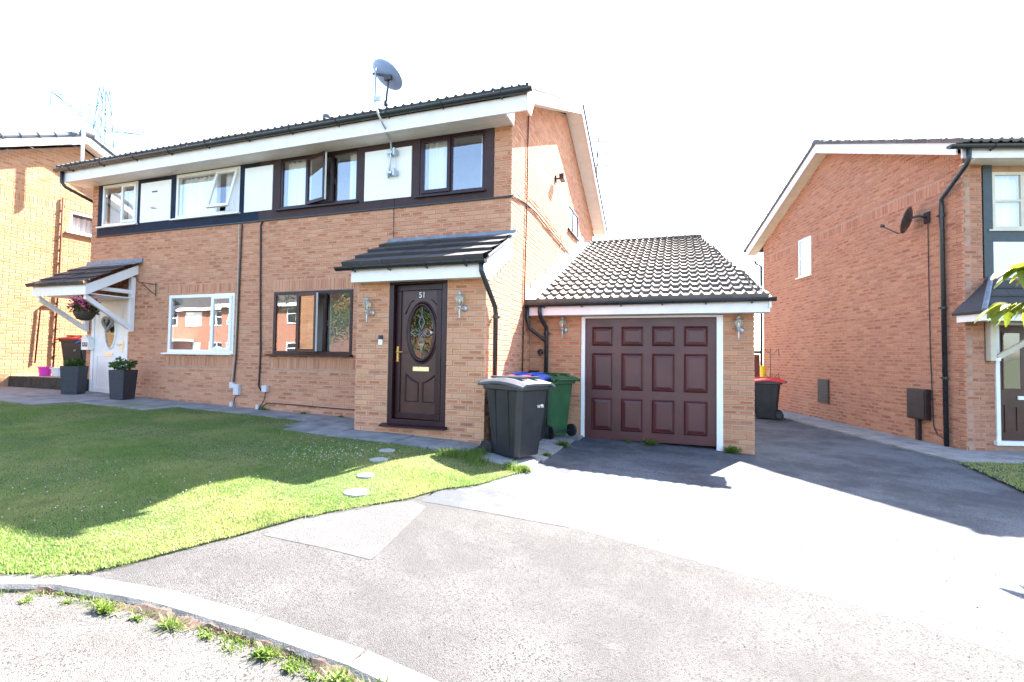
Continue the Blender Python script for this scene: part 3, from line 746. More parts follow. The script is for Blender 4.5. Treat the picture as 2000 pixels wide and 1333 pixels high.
m = MB(); m.box(a-.02, b+.1, YW-.45, YW-.08, -.955, -.93); tag(m.build('door_mat', M['terrace'], off=(a, YW-.3, -.95)), 'worn brown mat on the step of the white door', 'mat')
# heart wreath on the white door
m = MB(); pts = []
for i in range(28):
    t = 2*math.pi*i/28; pts.append((cx+.0+.0105*16*math.sin(t)**3*.85, YW-.05, .60+.0105*(13*math.cos(t)-5*math.cos(2*t)-2*math.cos(3*t)-math.cos(4*t))*.95))
m.tube(pts, .035, 7, closed=True); o = m.build('wreath', M['wreath'], off=(cx, YW-.05, .6)); tag(o, 'grey twig heart wreath hanging on the white front door', 'wreath')
# ---- canopy over the white door
CL = (-11.4, YW, 1.05)
can = thing('door_canopy', 'small dark tiled canopy on white timber brackets above the white front door', 'canopy', CL)
cT = Matrix.Translation(-Vector(CL)); cx0, cx1, cy0 = -12.22, -10.62, 6.08
sl_ = (1.84-1.30)/(7.0-cy0)
m = MB(); m.box(cx0, cx1, cy0, cy0+.03, 1.08, 1.285); m.build('fascia', M['white'], can)
for x in (cx0+.001, cx1-.031):
    m = MB(); m.prism([(cy0+.031, 1.08), (7.02, 1.62), (7.02, 1.62+.19), (cy0+.031, 1.285)][::-1], x, x+.03, 'x'); m.build('barge_board', M['white'], can)
m = MB(); m.box(cx0+.04, cx1-.04, cy0+.04, 7.0, 1.10, 1.12); m.build('soffit', M['soffit'], can)
tiles(can, (cx0-.08, cy0-.07, 1.285), (1, 0, 0), (0, 1, sl_), cx1-cx0+.14, 1.06, .27, M['tile_dark'], tw=.33, roll=False, inv=cT, th=.03, n=2, half=True)
m = MB(); m.prism([(6.86, 1.80), (7.02, 1.86), (7.02, 1.95), (7.005, 1.95), (6.99, 1.875), (6.86, 1.815)][::-1], cx0, cx1+.12, 'x'); m.build('flashing', M['lead'], can)
for x in (cx0+.06, cx1-.14):
    m = MB(); m.box(x, x+.08, 6.93, 7.015, .42, 1.55); po = m.build('post', M['white'], can)
    m = MB(); m.hexa([(x+.005, 6.93, .46), (x+.075, 6.93, .46), (x+.075, 6.93, .56), (x+.005, 6.93, .56)], [(x+.005, cy0+.05, 1.0), (x+.075, cy0+.05, 1.0), (x+.075, cy0+.05, 1.10), (x+.005, cy0+.05, 1.10)]); m.build('brace', M['white'], can)
    m = MB(); m.hexa([(x+.006, 6.93, 1.20), (x+.074, 6.93, 1.20), (x+.074, 6.93, 1.28), (x+.006, 6.93, 1.28)], [(x+.006, cy0+.3, 1.20), (x+.074, cy0+.3, 1.20), (x+.074, cy0+.3, 1.27), (x+.006, cy0+.3, 1.27)]); m.build('rail', M['white'], can)
# hanging basket
BK = (-11.0, 6.3, .62)
bk = thing('hanging_basket', 'hanging basket of pink flowers below the canopy of the white door', 'flower basket', BK)
m = MB(); m.lathe([(.05, .60), (.12, .63), (.17, .72), (.18, .78), (.15, .78)], (BK[0], BK[1], 0), 16); m.build('bowl', M['basket'], bk, smooth=True)
m = MB()
for i in range(3):
    t = i*2.1; m.tube([(BK[0]+.17*math.cos(t), BK[1]+.17*math.sin(t), .78), (BK[0], BK[1], 1.08)], .003, 4)
m.build('chain', M['iron'], bk)
def leaves(parent, c, rad, num, size, mat, name='foliage', seed=1, off=None, squash=.7, world=True):
    rg = np.random.default_rng(seed); V, F = [], []
    for i in range(num):
        p = rg.normal(size=3); p /= np.linalg.norm(p); p *= rad*rg.uniform(.25, 1)**.5; p[2] *= squash
        d = rg.normal(size=3); d[2] = d[2]*.5+.2; d /= np.linalg.norm(d); e = np.cross(d, rg.normal(size=3)); e /= np.linalg.norm(e); s_ = size*rg.uniform(.6, 1.3)
        q = np.array(c)+p; b = len(V)
        V += [tuple(q), tuple(q+d*s_*.5+e*s_*.28), tuple(q+d*s_), tuple(q+d*s_*.5-e*s_*.28)]; F.append((b, b+1, b+2, b+3))
    mm_ = MB(); mm_.add(V, F); return mm_.build(name, mat, parent, off=off)
leaves(bk, (BK[0], BK[1], .86), .24, 420, .07, M['leaf'], seed=3)
leaves(bk, (BK[0]+.02, BK[1]-.03, .93), .24, 260, .075, M['petal'], 'flowers', seed=4)
# ================================================================== PORCH of number 51
YP = 6.037; PL, PR = -4.47, -2.42
PLc = (-3.45, YP, -1.15)
porch = thing('brick_porch', 'brick entrance porch with dark tiled lean-to roof around the brown front door', 'porch', PLc)
pT = Matrix.Translation(-Vector(PLc)); PD = (-3.92, -3.0, -.975, 1.085)
m = MB()
for a, b, c, d in rects_minus(PL+.008, PR-.008, -1.4, 1.10, [PD]): m.box(a, b, YP+.008, YP+.1, c, d)
m.box(PR-.1, PR-.008, YP+.1, YW, -1.4, 1.10); m.box(PL+.008, PL+.1, YP+.1, YW, -1.4, 1.10)
m.prism([(YP+.12, 1.10), (YW, 1.10), (YW, 1.74), (YP+.12, 1.3)], PR-.1, PR-.008, 'x'); m.prism([(YP+.12, 1.10), (YW, 1.10), (YW, 1.74), (YP+.12, 1.3)], PL+.008, PL+.1, 'x')
m.build('wall', M['mortar'], porch)
cand = brick_face(porch, Matrix.Translation((PL, YP+.03, 0)), PR-PL, -1.325, lambda u: 1.10, M['brick_porch'], [(PD[0]-PL, PD[1]-PL, PD[2], PD[3])], hide=lambda p: p.z < -1.2)
cand2 = brick_face(porch, Matrix.Translation((PR-.03, YP, 0)) @ E3, YW-YP, -1.325, lambda u: 1.10+max(0, (u-.1)*.55), M['brick_porch'], start=.1125, hide=lambda p: p.z < -.2)
cand2 += brick_face(porch, Matrix(((0, 1, 0, PL+.03), (-1, 0, 0, YW), (0, 0, 1, 0), (0, 0, 0, 1))), YW-YP, -1.325, lambda u: 1.12, M['brick_porch'], start=.1125, hide=lambda p: True)
lay(porch, cand+cand2, M['brick_porch'], 300, Matrix.Translation(PLc))
FY = 5.84
m = MB(); m.box(-4.44, -2.385, FY, FY+.03, 1.045, 1.25); m.build('fascia', M['fascia'], porch)
m = MB(); m.box(-4.43, -2.41, FY+.031, YP-.003, 1.055, 1.07); m.build('soffit', M['soffit'], porch)
for x in (-4.441, -2.415):
    m = MB(); m.prism([(FY+.031, 1.045), (6.08, 1.045), (YW-.01, 1.56), (YW-.01, 1.83), (FY+.031, 1.25)][::-1], x, x+.028, 'x'); m.build('barge_board', M['fascia'], porch)
psl = (1.90-1.285)/(7.0-5.78)
tiles(porch, (-4.55, 5.77, 1.285), (1, 0, 0), (0, 1, psl), 2.19, 1.36, .34, M['tile_dark'], tw=.32, roll=False, inv=pT, th=.042, n=2, half=True)
m = MB(); m.prism([(5.95, 1.33), (5.95, 1.36), (6.9, 1.84), (6.9, 1.80)][::-1], -2.37, -2.355, 'x'); m.build('verge_strip', M['lead'], porch)
m = MB(); m.prism([(6.82, 1.835), (7.0, 1.915), (7.0, 1.96), (7.022, 1.96), (7.022, 1.90), (6.82, 1.815)], -4.60, -2.33, 'x'); m.build('flashing', M['lead'], porch)
gutter(porch, [(-4.66, 5.785, 1.262), (-2.33, 5.785, 1.262)], .056, 4)
for x, z0 in ((-2.375, 0),):
    pipe(porch, [(x-.02, 5.80, 1.22), (x-.02, 5.80, 1.12), (x, 5.84, 1.04), (x+.02, 6.20, .70), (x+.02, 6.24, .60), (x+.02, 6.24, -1.1)], .034, M['gutter'], clips=[(x+.02, 6.24, .55), (x+.02, 6.24, -.42)])
# door of 51
fr = MB(); a, b, c, d = PD
fr.box(a, b, YP-.004, YP+.07, d-.065, d); fr.box(a, a+.075, YP-.003, YP+.07, c+.0755, d-.065); fr.box(b-.075, b, YP-.003, YP+.07, c+.0755, d-.065); fr.box(a, b, YP-.003, YP+.07, c, c+.075)
df = fr.build('door_frame', M['rosewood'], porch, bevel=.006)
m = MB(); m.prism([(YP-.10, c-.03), (YP-.10, c-.008), (YP-.004, c+.012), (YP-.004, c-.03)], a-.07, b+.04, 'x'); m.build('door_sill', M['rosewood'], porch)
DH = Matrix.Translation((b-.08, YP+.03, 0)) @ Matrix.Rotation(R(-4.5), 4, 'Z') @ Matrix.Translation((-(b-.08), -(YP+.03), 0))
def D(): return MB(DH)
dx0, dx1, dz0, dz1, dy = a+.08, b-.08, c+.08, d-.07, YP+.02
m = D(); m.box(dx0, dx1, dy, dy+.05, dz0, dz1); leaf = m.build('door', M['rosedoor'], porch, label='brown grained front door with oval leaded glass, slightly ajar')
lo = PLc
m = D(); panel_frame(m, dx0, dx1, dz0, dz1, dy, .02, .085); m.build('door_rail', M['rosewood'], leaf, off=lo, bevel=.006)
m = D(); m.box(dx0-.004, dx0-.0005, dy+.004, dy+.03, dz0+.02, dz1-.02); m.build('lock_strip', M['galv'], leaf, off=lo)
dcx = (dx0+dx1)/2+.055; ocz = .33
m = D(); oval(m, dcx, ocz, .215, .395, dy-.006, .026, 0, 48); oval(m, dcx, ocz, .25, .435, dy-.002, .012, 0, 48); m.build('oval_trim', M['rosewood'], leaf, off=lo, smooth=True)
for sx in (-1, 1):
    m = D(); m.tube([(dcx+sx*(.285-.14*t), dy-.003, .60+.19*math.sin(t*math.pi/2)) for t in np.linspace(0, 1, 9)], .008, 6); m.build('arch_moulding', M['rosewood'], leaf, off=lo, smooth=True)
m = D(); m.prism([(dcx+.205*math.cos(2*math.pi*i/40), ocz+.385*math.sin(2*math.pi*i/40)) for i in range(40)], dy-.006, dy-.002, 'y'); gl = m.build('oval_glass', M['glass_dim'], leaf, off=lo)
m = D()
for (ox, oz, rx, rz) in ((0, .145, .05, .11), (0, -.145, .05, .11), (-.105, 0, .085, .05), (.105, 0, .085, .05)):
    n_ = 20; pts = []
    for i in range(n_):
        t = 2*math.pi*i/n_; k = 1-.35*abs(math.sin(2*t)); pts.append((dcx+ox+rx*math.cos(t)*k, dy-.010, ocz+oz+rz*math.sin(t)*k))
    m.tube(pts, .0055, 5, closed=True)
for q in (((0, .37), (0, .25)), ((0, -.25), (0, -.37)), ((-.06, .06), (.06, -.06)), ((-.06, -.06), (.06, .06))):
    m.tube([(dcx+q[0][0], dy-.010, ocz+q[0][1]), (dcx+q[1][0], dy-.010, ocz+q[1][1])], .004, 5)
m.build('leaded_pattern', M['lead'], leaf, off=lo)
for (ox, oz, rx, rz) in ((0, .145, .045, .10), (0, -.145, .045, .10), (-.105, 0, .078, .043), (.105, 0, .078, .043)):
    m = D(); m.prism([(dcx+ox+rx*math.cos(2*math.pi*i/16)*(1-.35*abs(math.sin(4*math.pi*i/16))), ocz+oz+rz*math.sin(2*math.pi*i/16)*(1-.35*abs(math.sin(4*math.pi*i/16)))) for i in range(16)], dy-.012, dy-.007, 'y'); m.build('bevelled_glass', M['glass_lamp'], leaf, off=lo)
m = D(); m.box(dcx-.135, dcx+.13, dy-.012, dy, -.215, -.155); m.build('letter_plate', M['gold'], leaf, off=lo)
for x0, x1 in ((dcx-.26, dcx-.05), (dcx+.03, dcx+.235)):     # lower panels with curved tops
    m = D(); lp = x0 < dcx; n_ = 8; top = []
    for i in range(n_+1):
        t = i/n_; x = x0+(x1-x0)*t; k = (1-t) if lp else t; top.append((x, dy-.005, -.375+.12*k**1.6))
    P_ = [(x0, dy-.005, -.645)] + [(p[0], p[1], p[2]) for p in top] + [(x1, dy-.005, -.645)]
    m.tube(P_, .011, 6, closed=True); m.build('door_panel', M['rosewood'], leaf, off=lo)
m = D(); hx = dx0+.045; m.box(hx-.016, hx+.016, dy-.030, dy-.02, -.085, .13); m.tube([(hx, dy-.02, .05), (hx, dy-.06, .05), (hx+.12, dy-.065, .05)], .009, 8); m.build('handle', M['brass'], leaf, off=lo)
def text(s_, size, T, mat, parent=None, name='lettering', ext=.0015):
    c_ = bpy.data.curves.new(name, 'FONT'); c_.body = s_; c_.size = size; c_.extrude = ext; c_.align_x = 'CENTER'; c_.align_y = 'CENTER'; c_.resolution_u = 3
    t = bpy.data.objects.new(name, c_); COL.objects.link(t); bpy.context.view_layer.update()
    me = bpy.data.meshes.new_from_object(t.evaluated_get(bpy.context.evaluated_depsgraph_get())); bpy.data.objects.remove(t)
    me.materials.clear(); me.materials.append(mat); me.transform(T); o = bpy.data.objects.new(name, me); COL.objects.link(o)
    if parent is not None: o.parent = parent
    return o
RX = Matrix.Rotation(R(90), 4, 'X')
text('51', .115, Matrix.Translation(-Vector(lo)) @ DH @ Matrix.Translation((dcx-.005, dy-.006, .862)) @ RX, M['text_white'], leaf, 'house_number')
# ---- wall lanterns
def lantern(loc, label, rot=0):
    t = thing('wall_lantern', label, 'wall lamp', loc, rot, 'silver coach lanterns on the brick piers', sub=False)
    m = MB(); m.lathe([(.045, -.004), (.05, -.02), (.03, -.03)], (.05, 0, -.10), 14, 'y'); m.build('back_plate', M['pewter'], t, smooth=True)
    m = MB(); m.tube([(.05, -.02, -.10), (.04, -.07, -.12), (.0, -.10, -.09), (0, -.10, -.06)], .009, 8); m.build('arm', M['pewter'], t, smooth=True)
    m = MB(); m.lathe([(.003, -.27), (.014, -.26), (.009, -.25), (.016, -.13), (.018, -.10), (.034, -.085), (.034, -.07), (.02, -.06)], (0, -.10, 0), 12); m.build('stem', M['pewter'], t, smooth=True)
    m = MB(); m.lathe([(.033, -.06), (.055, .0), (.062, .075)], (0, -.10, 0), 6); m.build('glass', M['glass_lamp'], t)
    m = MB()
    for k in range(6):
        a_ = 2*math.pi*k/6; m.tube([(.034*math.cos(a_), -.10+.034*math.sin(a_), -.06), (.056*math.cos(a_), -.10+.056*math.sin(a_), 0), (.064*math.cos(a_), -.10+.064*math.sin(a_), .078)], .0035, 4)
    m.build('cage', M['pewter'], t)
    m = MB(); m.lathe([(.068, .072), (.068, .08), (.045, .09), (.04, .115), (.022, .12), (.03, .135), (.03, .145), (.012, .155), (.004, .16), (.003, .20)], (0, -.10, 0), 12); m.build('cap', M['pewter'], t, smooth=True)
    m = MB(); m.lathe([(.012, -.05), (.016, .0), (.008, .04)], (0, -.10, 0), 8); m.build('bulb', M['white'], t, smooth=True)
    t.scale = (.85, .85, .85); return t
lt = lantern((-4.24, YP, .70), 'silver lantern on the porch pier above the doorbell, left of the brown door')
dup(lt, (-2.77, YP, .74), 0, 'silver lantern on the porch pier right of the brown door')
dup(lt, (-1.83, 8.133, .56), 0, 'tarnished lantern on the wall left of the garage door')
dup(lt, (.90, 8.133, .54), 0, 'lantern on the narrow brick pier right of the garage door')
m = MB(); m.box(-4.075, -4.015, YP-.025, YP-.001, .15, .23); o = m.build('doorbell', M['white'], off=(-4.045, YP, .2)); tag(o, 'small white and black video doorbell on the porch pier', 'doorbell')
m = MB(); m.box(-4.075, -4.015, YP-.026, YP-.001, .2301, .29); m.build('camera_cap', M['black'], o, off=(-4.045, YP, .2))
# ================================================================== GARAGE
YG, GR = 8.133, 1.13
GL = (-.4, YG, -1.35); ga = thing('attached_garage', 'single brick garage with pantile lean-to roof and brown panelled door', 'garage', GL); gT = Matrix.Translation(-Vector(GL))
gdir = Vector((-.133, 1, 0)).normalized()      # right wall tapers inward
m = MB(); m.box(XR+.004, -1.50, YG+.008, YG+.2, -1.5, .78); m.box(.68, GR-.008, YG+.008, YG+.2, -1.6, .78); m.box(-1.5, .68, YG+.06, YG+.2, .705, .78)
p0, p1 = Vector((GR-.008, YG+.2, 0)), Vector((GR-.008, YG+.2, 0))+gdir*5.1
m.hexa([(p0.x-.2, p0.y, -1.6), (p0.x, p0.y, -1.6), (p1.x, p1.y, -1.6), (p1.x-.2, p1.y, -1.6)], [(p0.x-.2, p0.y, .85), (p0.x, p0.y, .85), (p1.x, p1.y, 2.9), (p1.x-.2, p1.y, 2.9)])
m.box(XR+.004, p1.x, p1.y, p1.y+.1, -1.6, 2.9); m.build('wall', M['mortar_grey'], ga)
cand = brick_face(ga, Matrix.Translation((XR, YG+.03, 0)), -1.505-XR, -1.425, lambda u: .80, M['brick_garage'], hide=lambda p: p.z < -1.3 or (p.x < -2.1 and p.z < .0))
cand += brick_face(ga, Matrix.Translation((.684, YG+.03, 0)), GR-.684, -1.425, lambda u: .80, M['brick_garage'], start=.0)
g3 = Matrix(((-.1319, -.9913, 0, GR-.03), (.9913, -.1319, 0, YG+.002), (0, 0, 1, 0), (0, 0, 0, 1)))
cand += brick_face(ga, g3, 2.5, -1.425, lambda u: .80+u*.38, M['brick_garage'], start=.1125, hide=lambda p: True)
lay(ga, cand, M['brick_garage'], 300, Matrix.Translation(GL))
m = MB(); m.box(-1.51, -1.45, YG-.012, YG+.09, -1.42, .70); m.box(.60, .69, YG-.012, YG+.09, -1.45, .70); m.box(-1.449, .599, YG-.010, YG+.09, .672, .704); m.build('door_frame', M['white'], ga)
# garage door: raised panels
m = MB(); gx0, gx1, gz0, gz1, gy = -1.445, .595, -1.335, .668, YG+.03
m.box(gx0, gx1, gy, gy+.04, gz0, gz1); gd = m.build('garage_door', M['garagedoor'], ga)
cols = [gx0+.105+i*.487 for i in range(4)]
rows = [(.21, .53), (-.52, .09), (-1.19, -.65)]
for (z0, z1) in rows:
    for i, x in enumerate(cols):
        x1_ = x+.355; mo = .045; m = MB()
        o_ = [(x, z0), (x1_, z0), (x1_, z1), (x, z1)]
        ring = [o_, [(a+(mo*.45 if a == x else -mo*.45), b+(mo*.45 if b == z0 else -mo*.45)) for a, b in o_], [(a+(mo*.7 if a == x else -mo*.7), b+(mo*.7 if b == z0 else -mo*.7)) for a, b in o_], [(a+(mo*1.6 if a == x else -mo*1.6), b+(mo*1.6 if b == z0 else -mo*1.6)) for a, b in o_]]
        ys_ = [gy-.001, gy-.020, gy-.002, gy-.016]
        v = [(a, y_, b) for rg_, y_ in zip(ring, ys_) for a, b in rg_]
        f = [(k*4+j, k*4+(j+1) % 4, (k+1)*4+(j+1) % 4, (k+1)*4+j) for k in range(3) for j in range(4)] + [(12, 13, 14, 15)]
        m.add(v, f); m.build('door_panel', M['garagedoor'], gd, off=GL)
m = MB(); m.box(XR+.01, 1.30, 7.86, 7.885, .71, .885); m.build('fascia', M['fascia'], ga)
m = MB(); m.box(XR+.01, 1.29, 7.886, YG-.003, .712, .725); m.build('soffit', M['soffit'], ga)
RG = (13.21, 3.165); gs = (RG[1]-.935)/(RG[0]-7.80); Lg = (RG[0]-7.80)*math.sqrt(1+gs*gs)
m = MB(); m.box(XR+.005, XR+.22, 7.805, 7.83, .86, .985); m.build('eaves_filler', M['tile_brown'], ga)
tiles(ga, (XR+.20, 7.80, .925), (1, 0, 0), (0, 1, gs), 3.50, Lg, .325, M['tile_garage'], inv=gT, clip=lambda v: 3.50-.70*v/Lg, th=.046, n=8, amp=.038)
m = MB(); m.prism([(7.82, .90), (RG[0], RG[1]-.03), (RG[0], RG[1]-.06), (7.82, .87)][::-1], XR+.01, XR+.35, 'x'); m.quad((XR+.3, 7.82, .895), (1.26, 7.82, .895), (.58, RG[0], RG[1]-.035), (XR+.3, RG[0], RG[1]-.035)); m.build('roof_underlay', M['dark'], ga)
m = MB(); m.hexa([(1.28, 7.81, .77), (1.31, 7.81, .77), (.625, RG[0], 3.0), (.595, RG[0], 3.0)], [(1.28, 7.81, .93), (1.31, 7.81, .93), (.625, RG[0], 3.16), (.595, RG[0], 3.16)]); m.build('barge_board', M['fascia'], ga)
for i in range(9):
    xx = XR+.02+i*.34; m = MB(); m.prism([(RG[0]-.12, RG[1]-.01), (RG[0]-.1, RG[1]+.03), (RG[0], RG[1]+.06), (RG[0]+.1, RG[1]+.0), (RG[0]+.1, RG[1]-.08)], xx, min(xx+.333, .62), 'x'); m.build('ridge_tile', M['tile_brown'], ga)
for i in range(16):
    a_ = 7.79+i*.34; b_ = min(a_+.36, RG[0]); h = lambda y, k=0: .925+gs*(y-7.80)+k
    m = MB(); m.hexa([(XR+.001, a_, h(a_, .052)), (XR+.235, a_, h(a_, .045)), (XR+.235, b_, h(b_, .04)), (XR+.001, b_, h(b_, .047))], [(XR+.001, a_, h(a_, .058)), (XR+.235, a_, h(a_, .051)), (XR+.235, b_, h(b_, .046)), (XR+.001, b_, h(b_, .053))]); 
    m.box(XR+.001, XR+.012, a_, b_-.01, h(a_, .05), h(a_, .28)); m.build('flashing', M['mortarwhite'], ga)
gutter(ga, [(XR+.02, 7.80, .90), (1.37, 7.80, .918)], .057, 6)
pipe(ga, [(-2.16, 7.80, .86), (-2.16, 7.80, .76), (-2.15, 7.86, .66), (-2.11, 8.05, .52), (-2.11, 8.075, .44), (-2.11, 8.075, -1.28)], .034, M['gutter'], clips=[(-2.11, 8.075, .42)])
pipe(ga, [(-2.38, 7.82, .86), (-2.38, 7.82, .66), (-2.36, 7.86, .50), (-2.17, 8.06, .33), (-2.12, 8.07, .29)], .030, M['gutter'])
m = MB(); m.lathe([(.045, -.001), (.05, -.03), (.02, -.05)], (-2.22, YG, .10), 12, 'y'); m.tube([(-2.22, YG-.04, .1), (-2.22, YG-.05, .03)], .02, 8); m.build('outside_tap_cover', M['black'], ga)
m = MB(); m.box(-2.40, -2.24, 8.02, YG-.002, -.36, -.22); m.build('vent_box', M['black'], ga)
# ================================================================== RIGHT HOUSE (turned 15.7 degrees)
RO, RA = Vector((4.499, 9.906, -1.42)), R(15.665)
rh = thing('detached_house', 'pinkish brick house at the right whose long gable side faces the driveway', 'house', tuple(RO), RA, sub=False)
RL = Matrix.Translation(RO) @ Matrix.Rotation(RA, 4, 'Z')
RD, RZ0 = 7.1, 1.42         # local z = world z + 1.42
e0 = (0., 0., 0.)
SW = (7.1-5.06, 7.1-4.46, 2.245+RZ0, 3.25+RZ0)      # side window in wall coordinate u = RD - y
rgz = lambda y: 5.13+RZ0-.44*abs(y-3.7)
TS = Matrix(((0, 1, 0, 0), (-1, 0, 0, RD), (0, 0, 1, 0), (0, 0, 0, 1)))      # wall u,out,z -> local
m = MB()
for a, b, c, d in rects_minus(0, RD, -.1, 3.38+RZ0, [SW]): m.box(.008, .11, RD-b, RD-a, c, d)
m.prism([(0.0, 3.38+RZ0), (RD, 3.38+RZ0), (RD, rgz(RD)), (3.7, rgz(3.7)), (0, rgz(0))], .008, .11, 'x')
m.build('gable_wall', M['mortar_right'], rh)
FWh = [(.50, 1.95, 2.23+RZ0, 3.19+RZ0), (.50, 1.50, .17, .70+RZ0)]
m = MB()
for a, b, c, d in rects_minus(.11, 8.6, -.1, 3.38+RZ0, FWh): m.box(a, b, .06, .16, c, d)
m.box(.008, .30, .008, .159, -.1, 3.38+RZ0); m.box(8.5, 8.6, .16, RD, -.1, 4.9); m.box(.11, 8.5, RD-.1, RD, -.1, 4.8)
m.build('wall', M['mortar_right'], rh)
cand = brick_face(rh, RL @ TS @ Matrix.Translation((0, .03, 0)), RD, 0.0, lambda u: rgz(RD-u), M['brick_right'], [SW],
                  [(0.25, RD-.45, 2.985+RZ0, 3.20+RZ0)], hide=lambda p: p.y > 12.5 and p.x < 3.9 and p.z < .0)
cand += brick_face(rh, RL @ Matrix.Translation((0, .03, 0)), .30, 0.0, lambda u: 3.36+RZ0, M['brick_right'], start=.1125)
cand += brick_face(rh, RL @ Matrix.Translation((.304, .082, 0)), 2.2, 0.0, lambda u: (1.55+RZ0 if u < .05 else 1.55+RZ0), M['brick_right'], [(.2, 1.2, -.1, .70+RZ0)], hide=lambda p: False)
lay(rh, cand, M['brick_right'], 300, RL)
window(rh, TS, *SW, M['white'], [], sashes=(), midrail=.5, fw=.05, silloff=.05, curtains=[(.05, .95, .95)])
window(rh, Matrix.Translation((0, .045, 0)), *FWh[0], M['cream'], [.33, .66], midrail=.5, fw=.05, silloff=.04, curtains=[(.03, .55, .98)])
m = MB(); m.box(.345, .49, .025, .059, 1.42+RZ0, 3.34+RZ0); m.box(.49, 2.2, .027, .059, 2.02+RZ0, 2.19+RZ0); m.box(1.96, 2.1, .026, .059, 2.19+RZ0, 3.34+RZ0); m.build('timber_board', M['slate_board'], rh)
m = MB(); m.box(.491, 2.1, .032, .0585, 1.42+RZ0, 2.018+RZ0); m.build('infill_panel', M['white_panel'], rh)
# right-hand front door
m = MB(); m.box(.50, .56, .03, .11, .13, .70+RZ0); m.box(1.44, 1.50, .03, .11, .13, .70+RZ0); m.box(.56, 1.44, .031, .11, .64+RZ0, .70+RZ0); m.box(.46, 1.54, -.01, .11, .10, .17); m.build('door_frame', M['white'], rh)
m = MB(); m.box(.562, 1.438, .06, .10, .172, .638+RZ0); dr = m.build('door', M['rosedoor'], rh, label='dark brown front door of the right house')
m = MB(); panel_frame(m, .64, .86, .30, .75, .06, .012, .03); m.build('door_panel', M['rosedoor'], dr)
m = MB(); panel_frame(m, 1.0, 1.36, .30, .75, .06, .012, .03); m.build('door_panel', M['rosedoor'], dr)
m = MB(); panel_frame(m, .62, .92, 1.0, 1.95, .06, .010, .02); m.build('glazing_trim', M['rosedoor'], dr)
m = MB(); m.box(.64, .90, .054, .059, 1.02, 1.93); m.build('obscure_pane', M['glass_dim'], dr)
m = MB(); m.box(.85, 1.15, .045, .059, .84, .90); m.build('letter_plate', M['white'], dr)
# roof of right house
RZt = 5.35+RZ0; rp = .44; RY2 = 3.70
zr = lambda y: RZt-rp*abs(y-RY2)
nv = Vector((0, 1, rp)).normalized(); LL = (RY2+.35)*math.sqrt(1+rp*rp)
RLi = RL.inverted()
tiles(rh, (-.34, -.35, zr(-.35)-.02), (1, 0, 0), nv, 9.2, LL, .32, M['tile_garage'], asparts=False, firstparts=2, n=8)
tiles(rh, (8.86, 7.75, zr(7.75)-.02), (-1, 0, 0), Vector((0, -1, rp)), 9.2, LL, .32, M['tile_garage'], asparts=False, n=4)
m = MB(); m.prism([(-.3, zr(-.3)-.05), (RY2, RZt-.05), (7.7, zr(7.7)-.05), (7.7, zr(7.7)-.08), (RY2, RZt-.08), (-.3, zr(-.3)-.08)], -.30, 8.8, 'x'); m.build('roof_underlay', M['dark'], rh)
for i in range(20):
    m = MB(); x = -.34+i*.46; m.prism([(RY2-.13, RZt-.05), (RY2-.1, RZt+.02), (RY2, RZt+.055), (RY2+.1, RZt+.02), (RY2+.13, RZt-.05)], x, x+.45, 'x'); m.build('ridge_tile', M['tile_grey'], rh)
m = MB(); zq = lambda y, k: zr(y)-k
m.prism([(-.25, zq(-.25, .05)), (RY2, zq(RY2, .05)), (RY2, zq(RY2, .27)), (-.25, zq(-.25, .25))][::-1], -.302, -.278, 'x'); m.build('barge_board', M['fascia'], rh)
m = MB(); m.prism([(RY2, zq(RY2, .05)), (7.62, zq(7.62, .05)), (7.62, zq(7.62, .27)), (RY2, zq(RY2, .27))][::-1], -.302, -.278, 'x'); m.build('barge_board', M['fascia'], rh)
for s_ in (-1, 1):
    nb = 12; L0 = 3.9
    m = MB(); ya, yb_ = RY2, RY2+s_*L0; z_ = lambda y: zr(y)-.245
    m.hexa([(.01, ya, z_(ya)), (-.279, ya, z_(ya)), (-.279, yb_, z_(yb_)), (.01, yb_, z_(yb_))], [(.01, ya, z_(ya)+.01), (-.279, ya, z_(ya)+.01), (-.279, yb_, z_(yb_)+.01), (.01, yb_, z_(yb_)+.01)]); m.build('verge_soffit_board', M['cream'], rh)
for i in range(24):      # dark cloaked verge in short lengths
    y = -.35+i*.338; y2 = min(y+.33, 7.75); m = MB()
    m.hexa([(-.335, y, zr(y)-.055), (-.28, y, zr(y)-.055), (-.28, y2, zr(y2)-.055), (-.335, y2, zr(y2)-.055)], [(-.335, y, zr(y)+.03), (-.28, y, zr(y)+.035), (-.28, y2, zr(y2)+.02), (-.335, y2, zr(y2)+.015)]); m.build('verge_tile', M['tile_brown'], rh)
m = MB(); m.box(-.25, 8.8, -.30, -.275, 3.29+RZ0, 3.47+RZ0); m.build('fascia', M['fascia'], rh)
m = MB(); m.box(.0, 8.7, -.274, .06, 3.30+RZ0, 3.315+RZ0); m.build('soffit', M['soffit'], rh)
gutter(rh, [(-.50, -.36, 3.47+RZ0), (8.9, -.36, 3.47+RZ0)], .058, 7, off=e0)
pipe(rh, [(-.20, -.36, 3.42+RZ0), (-.20, -.36, 3.24+RZ0), (-.19, -.30, 3.18+RZ0), (-.07, .34, 2.84+RZ0), (-.055, .36, 2.72+RZ0), (-.055, .33, .0)], .036, M['gutter'], off=e0, clips=[(-.055, .355, 2.55+RZ0), (-.055, .345, .95+RZ0), (-.055, .34, -.25+RZ0)])
pipe(rh, [(-.06, 7.55, 3.22+RZ0), (-.06, 7.5, 3.1+RZ0), (-.05, 7.14, 2.95+RZ0), (-.05, 7.14, .0)], .036, M['gutter'], off=e0)
m = MB(); m.box(-.025, .006, 3.72, 4.17, -1.0+RZ0, -.43+RZ0); vg = m.build('vent_grille', M['meter'], rh)
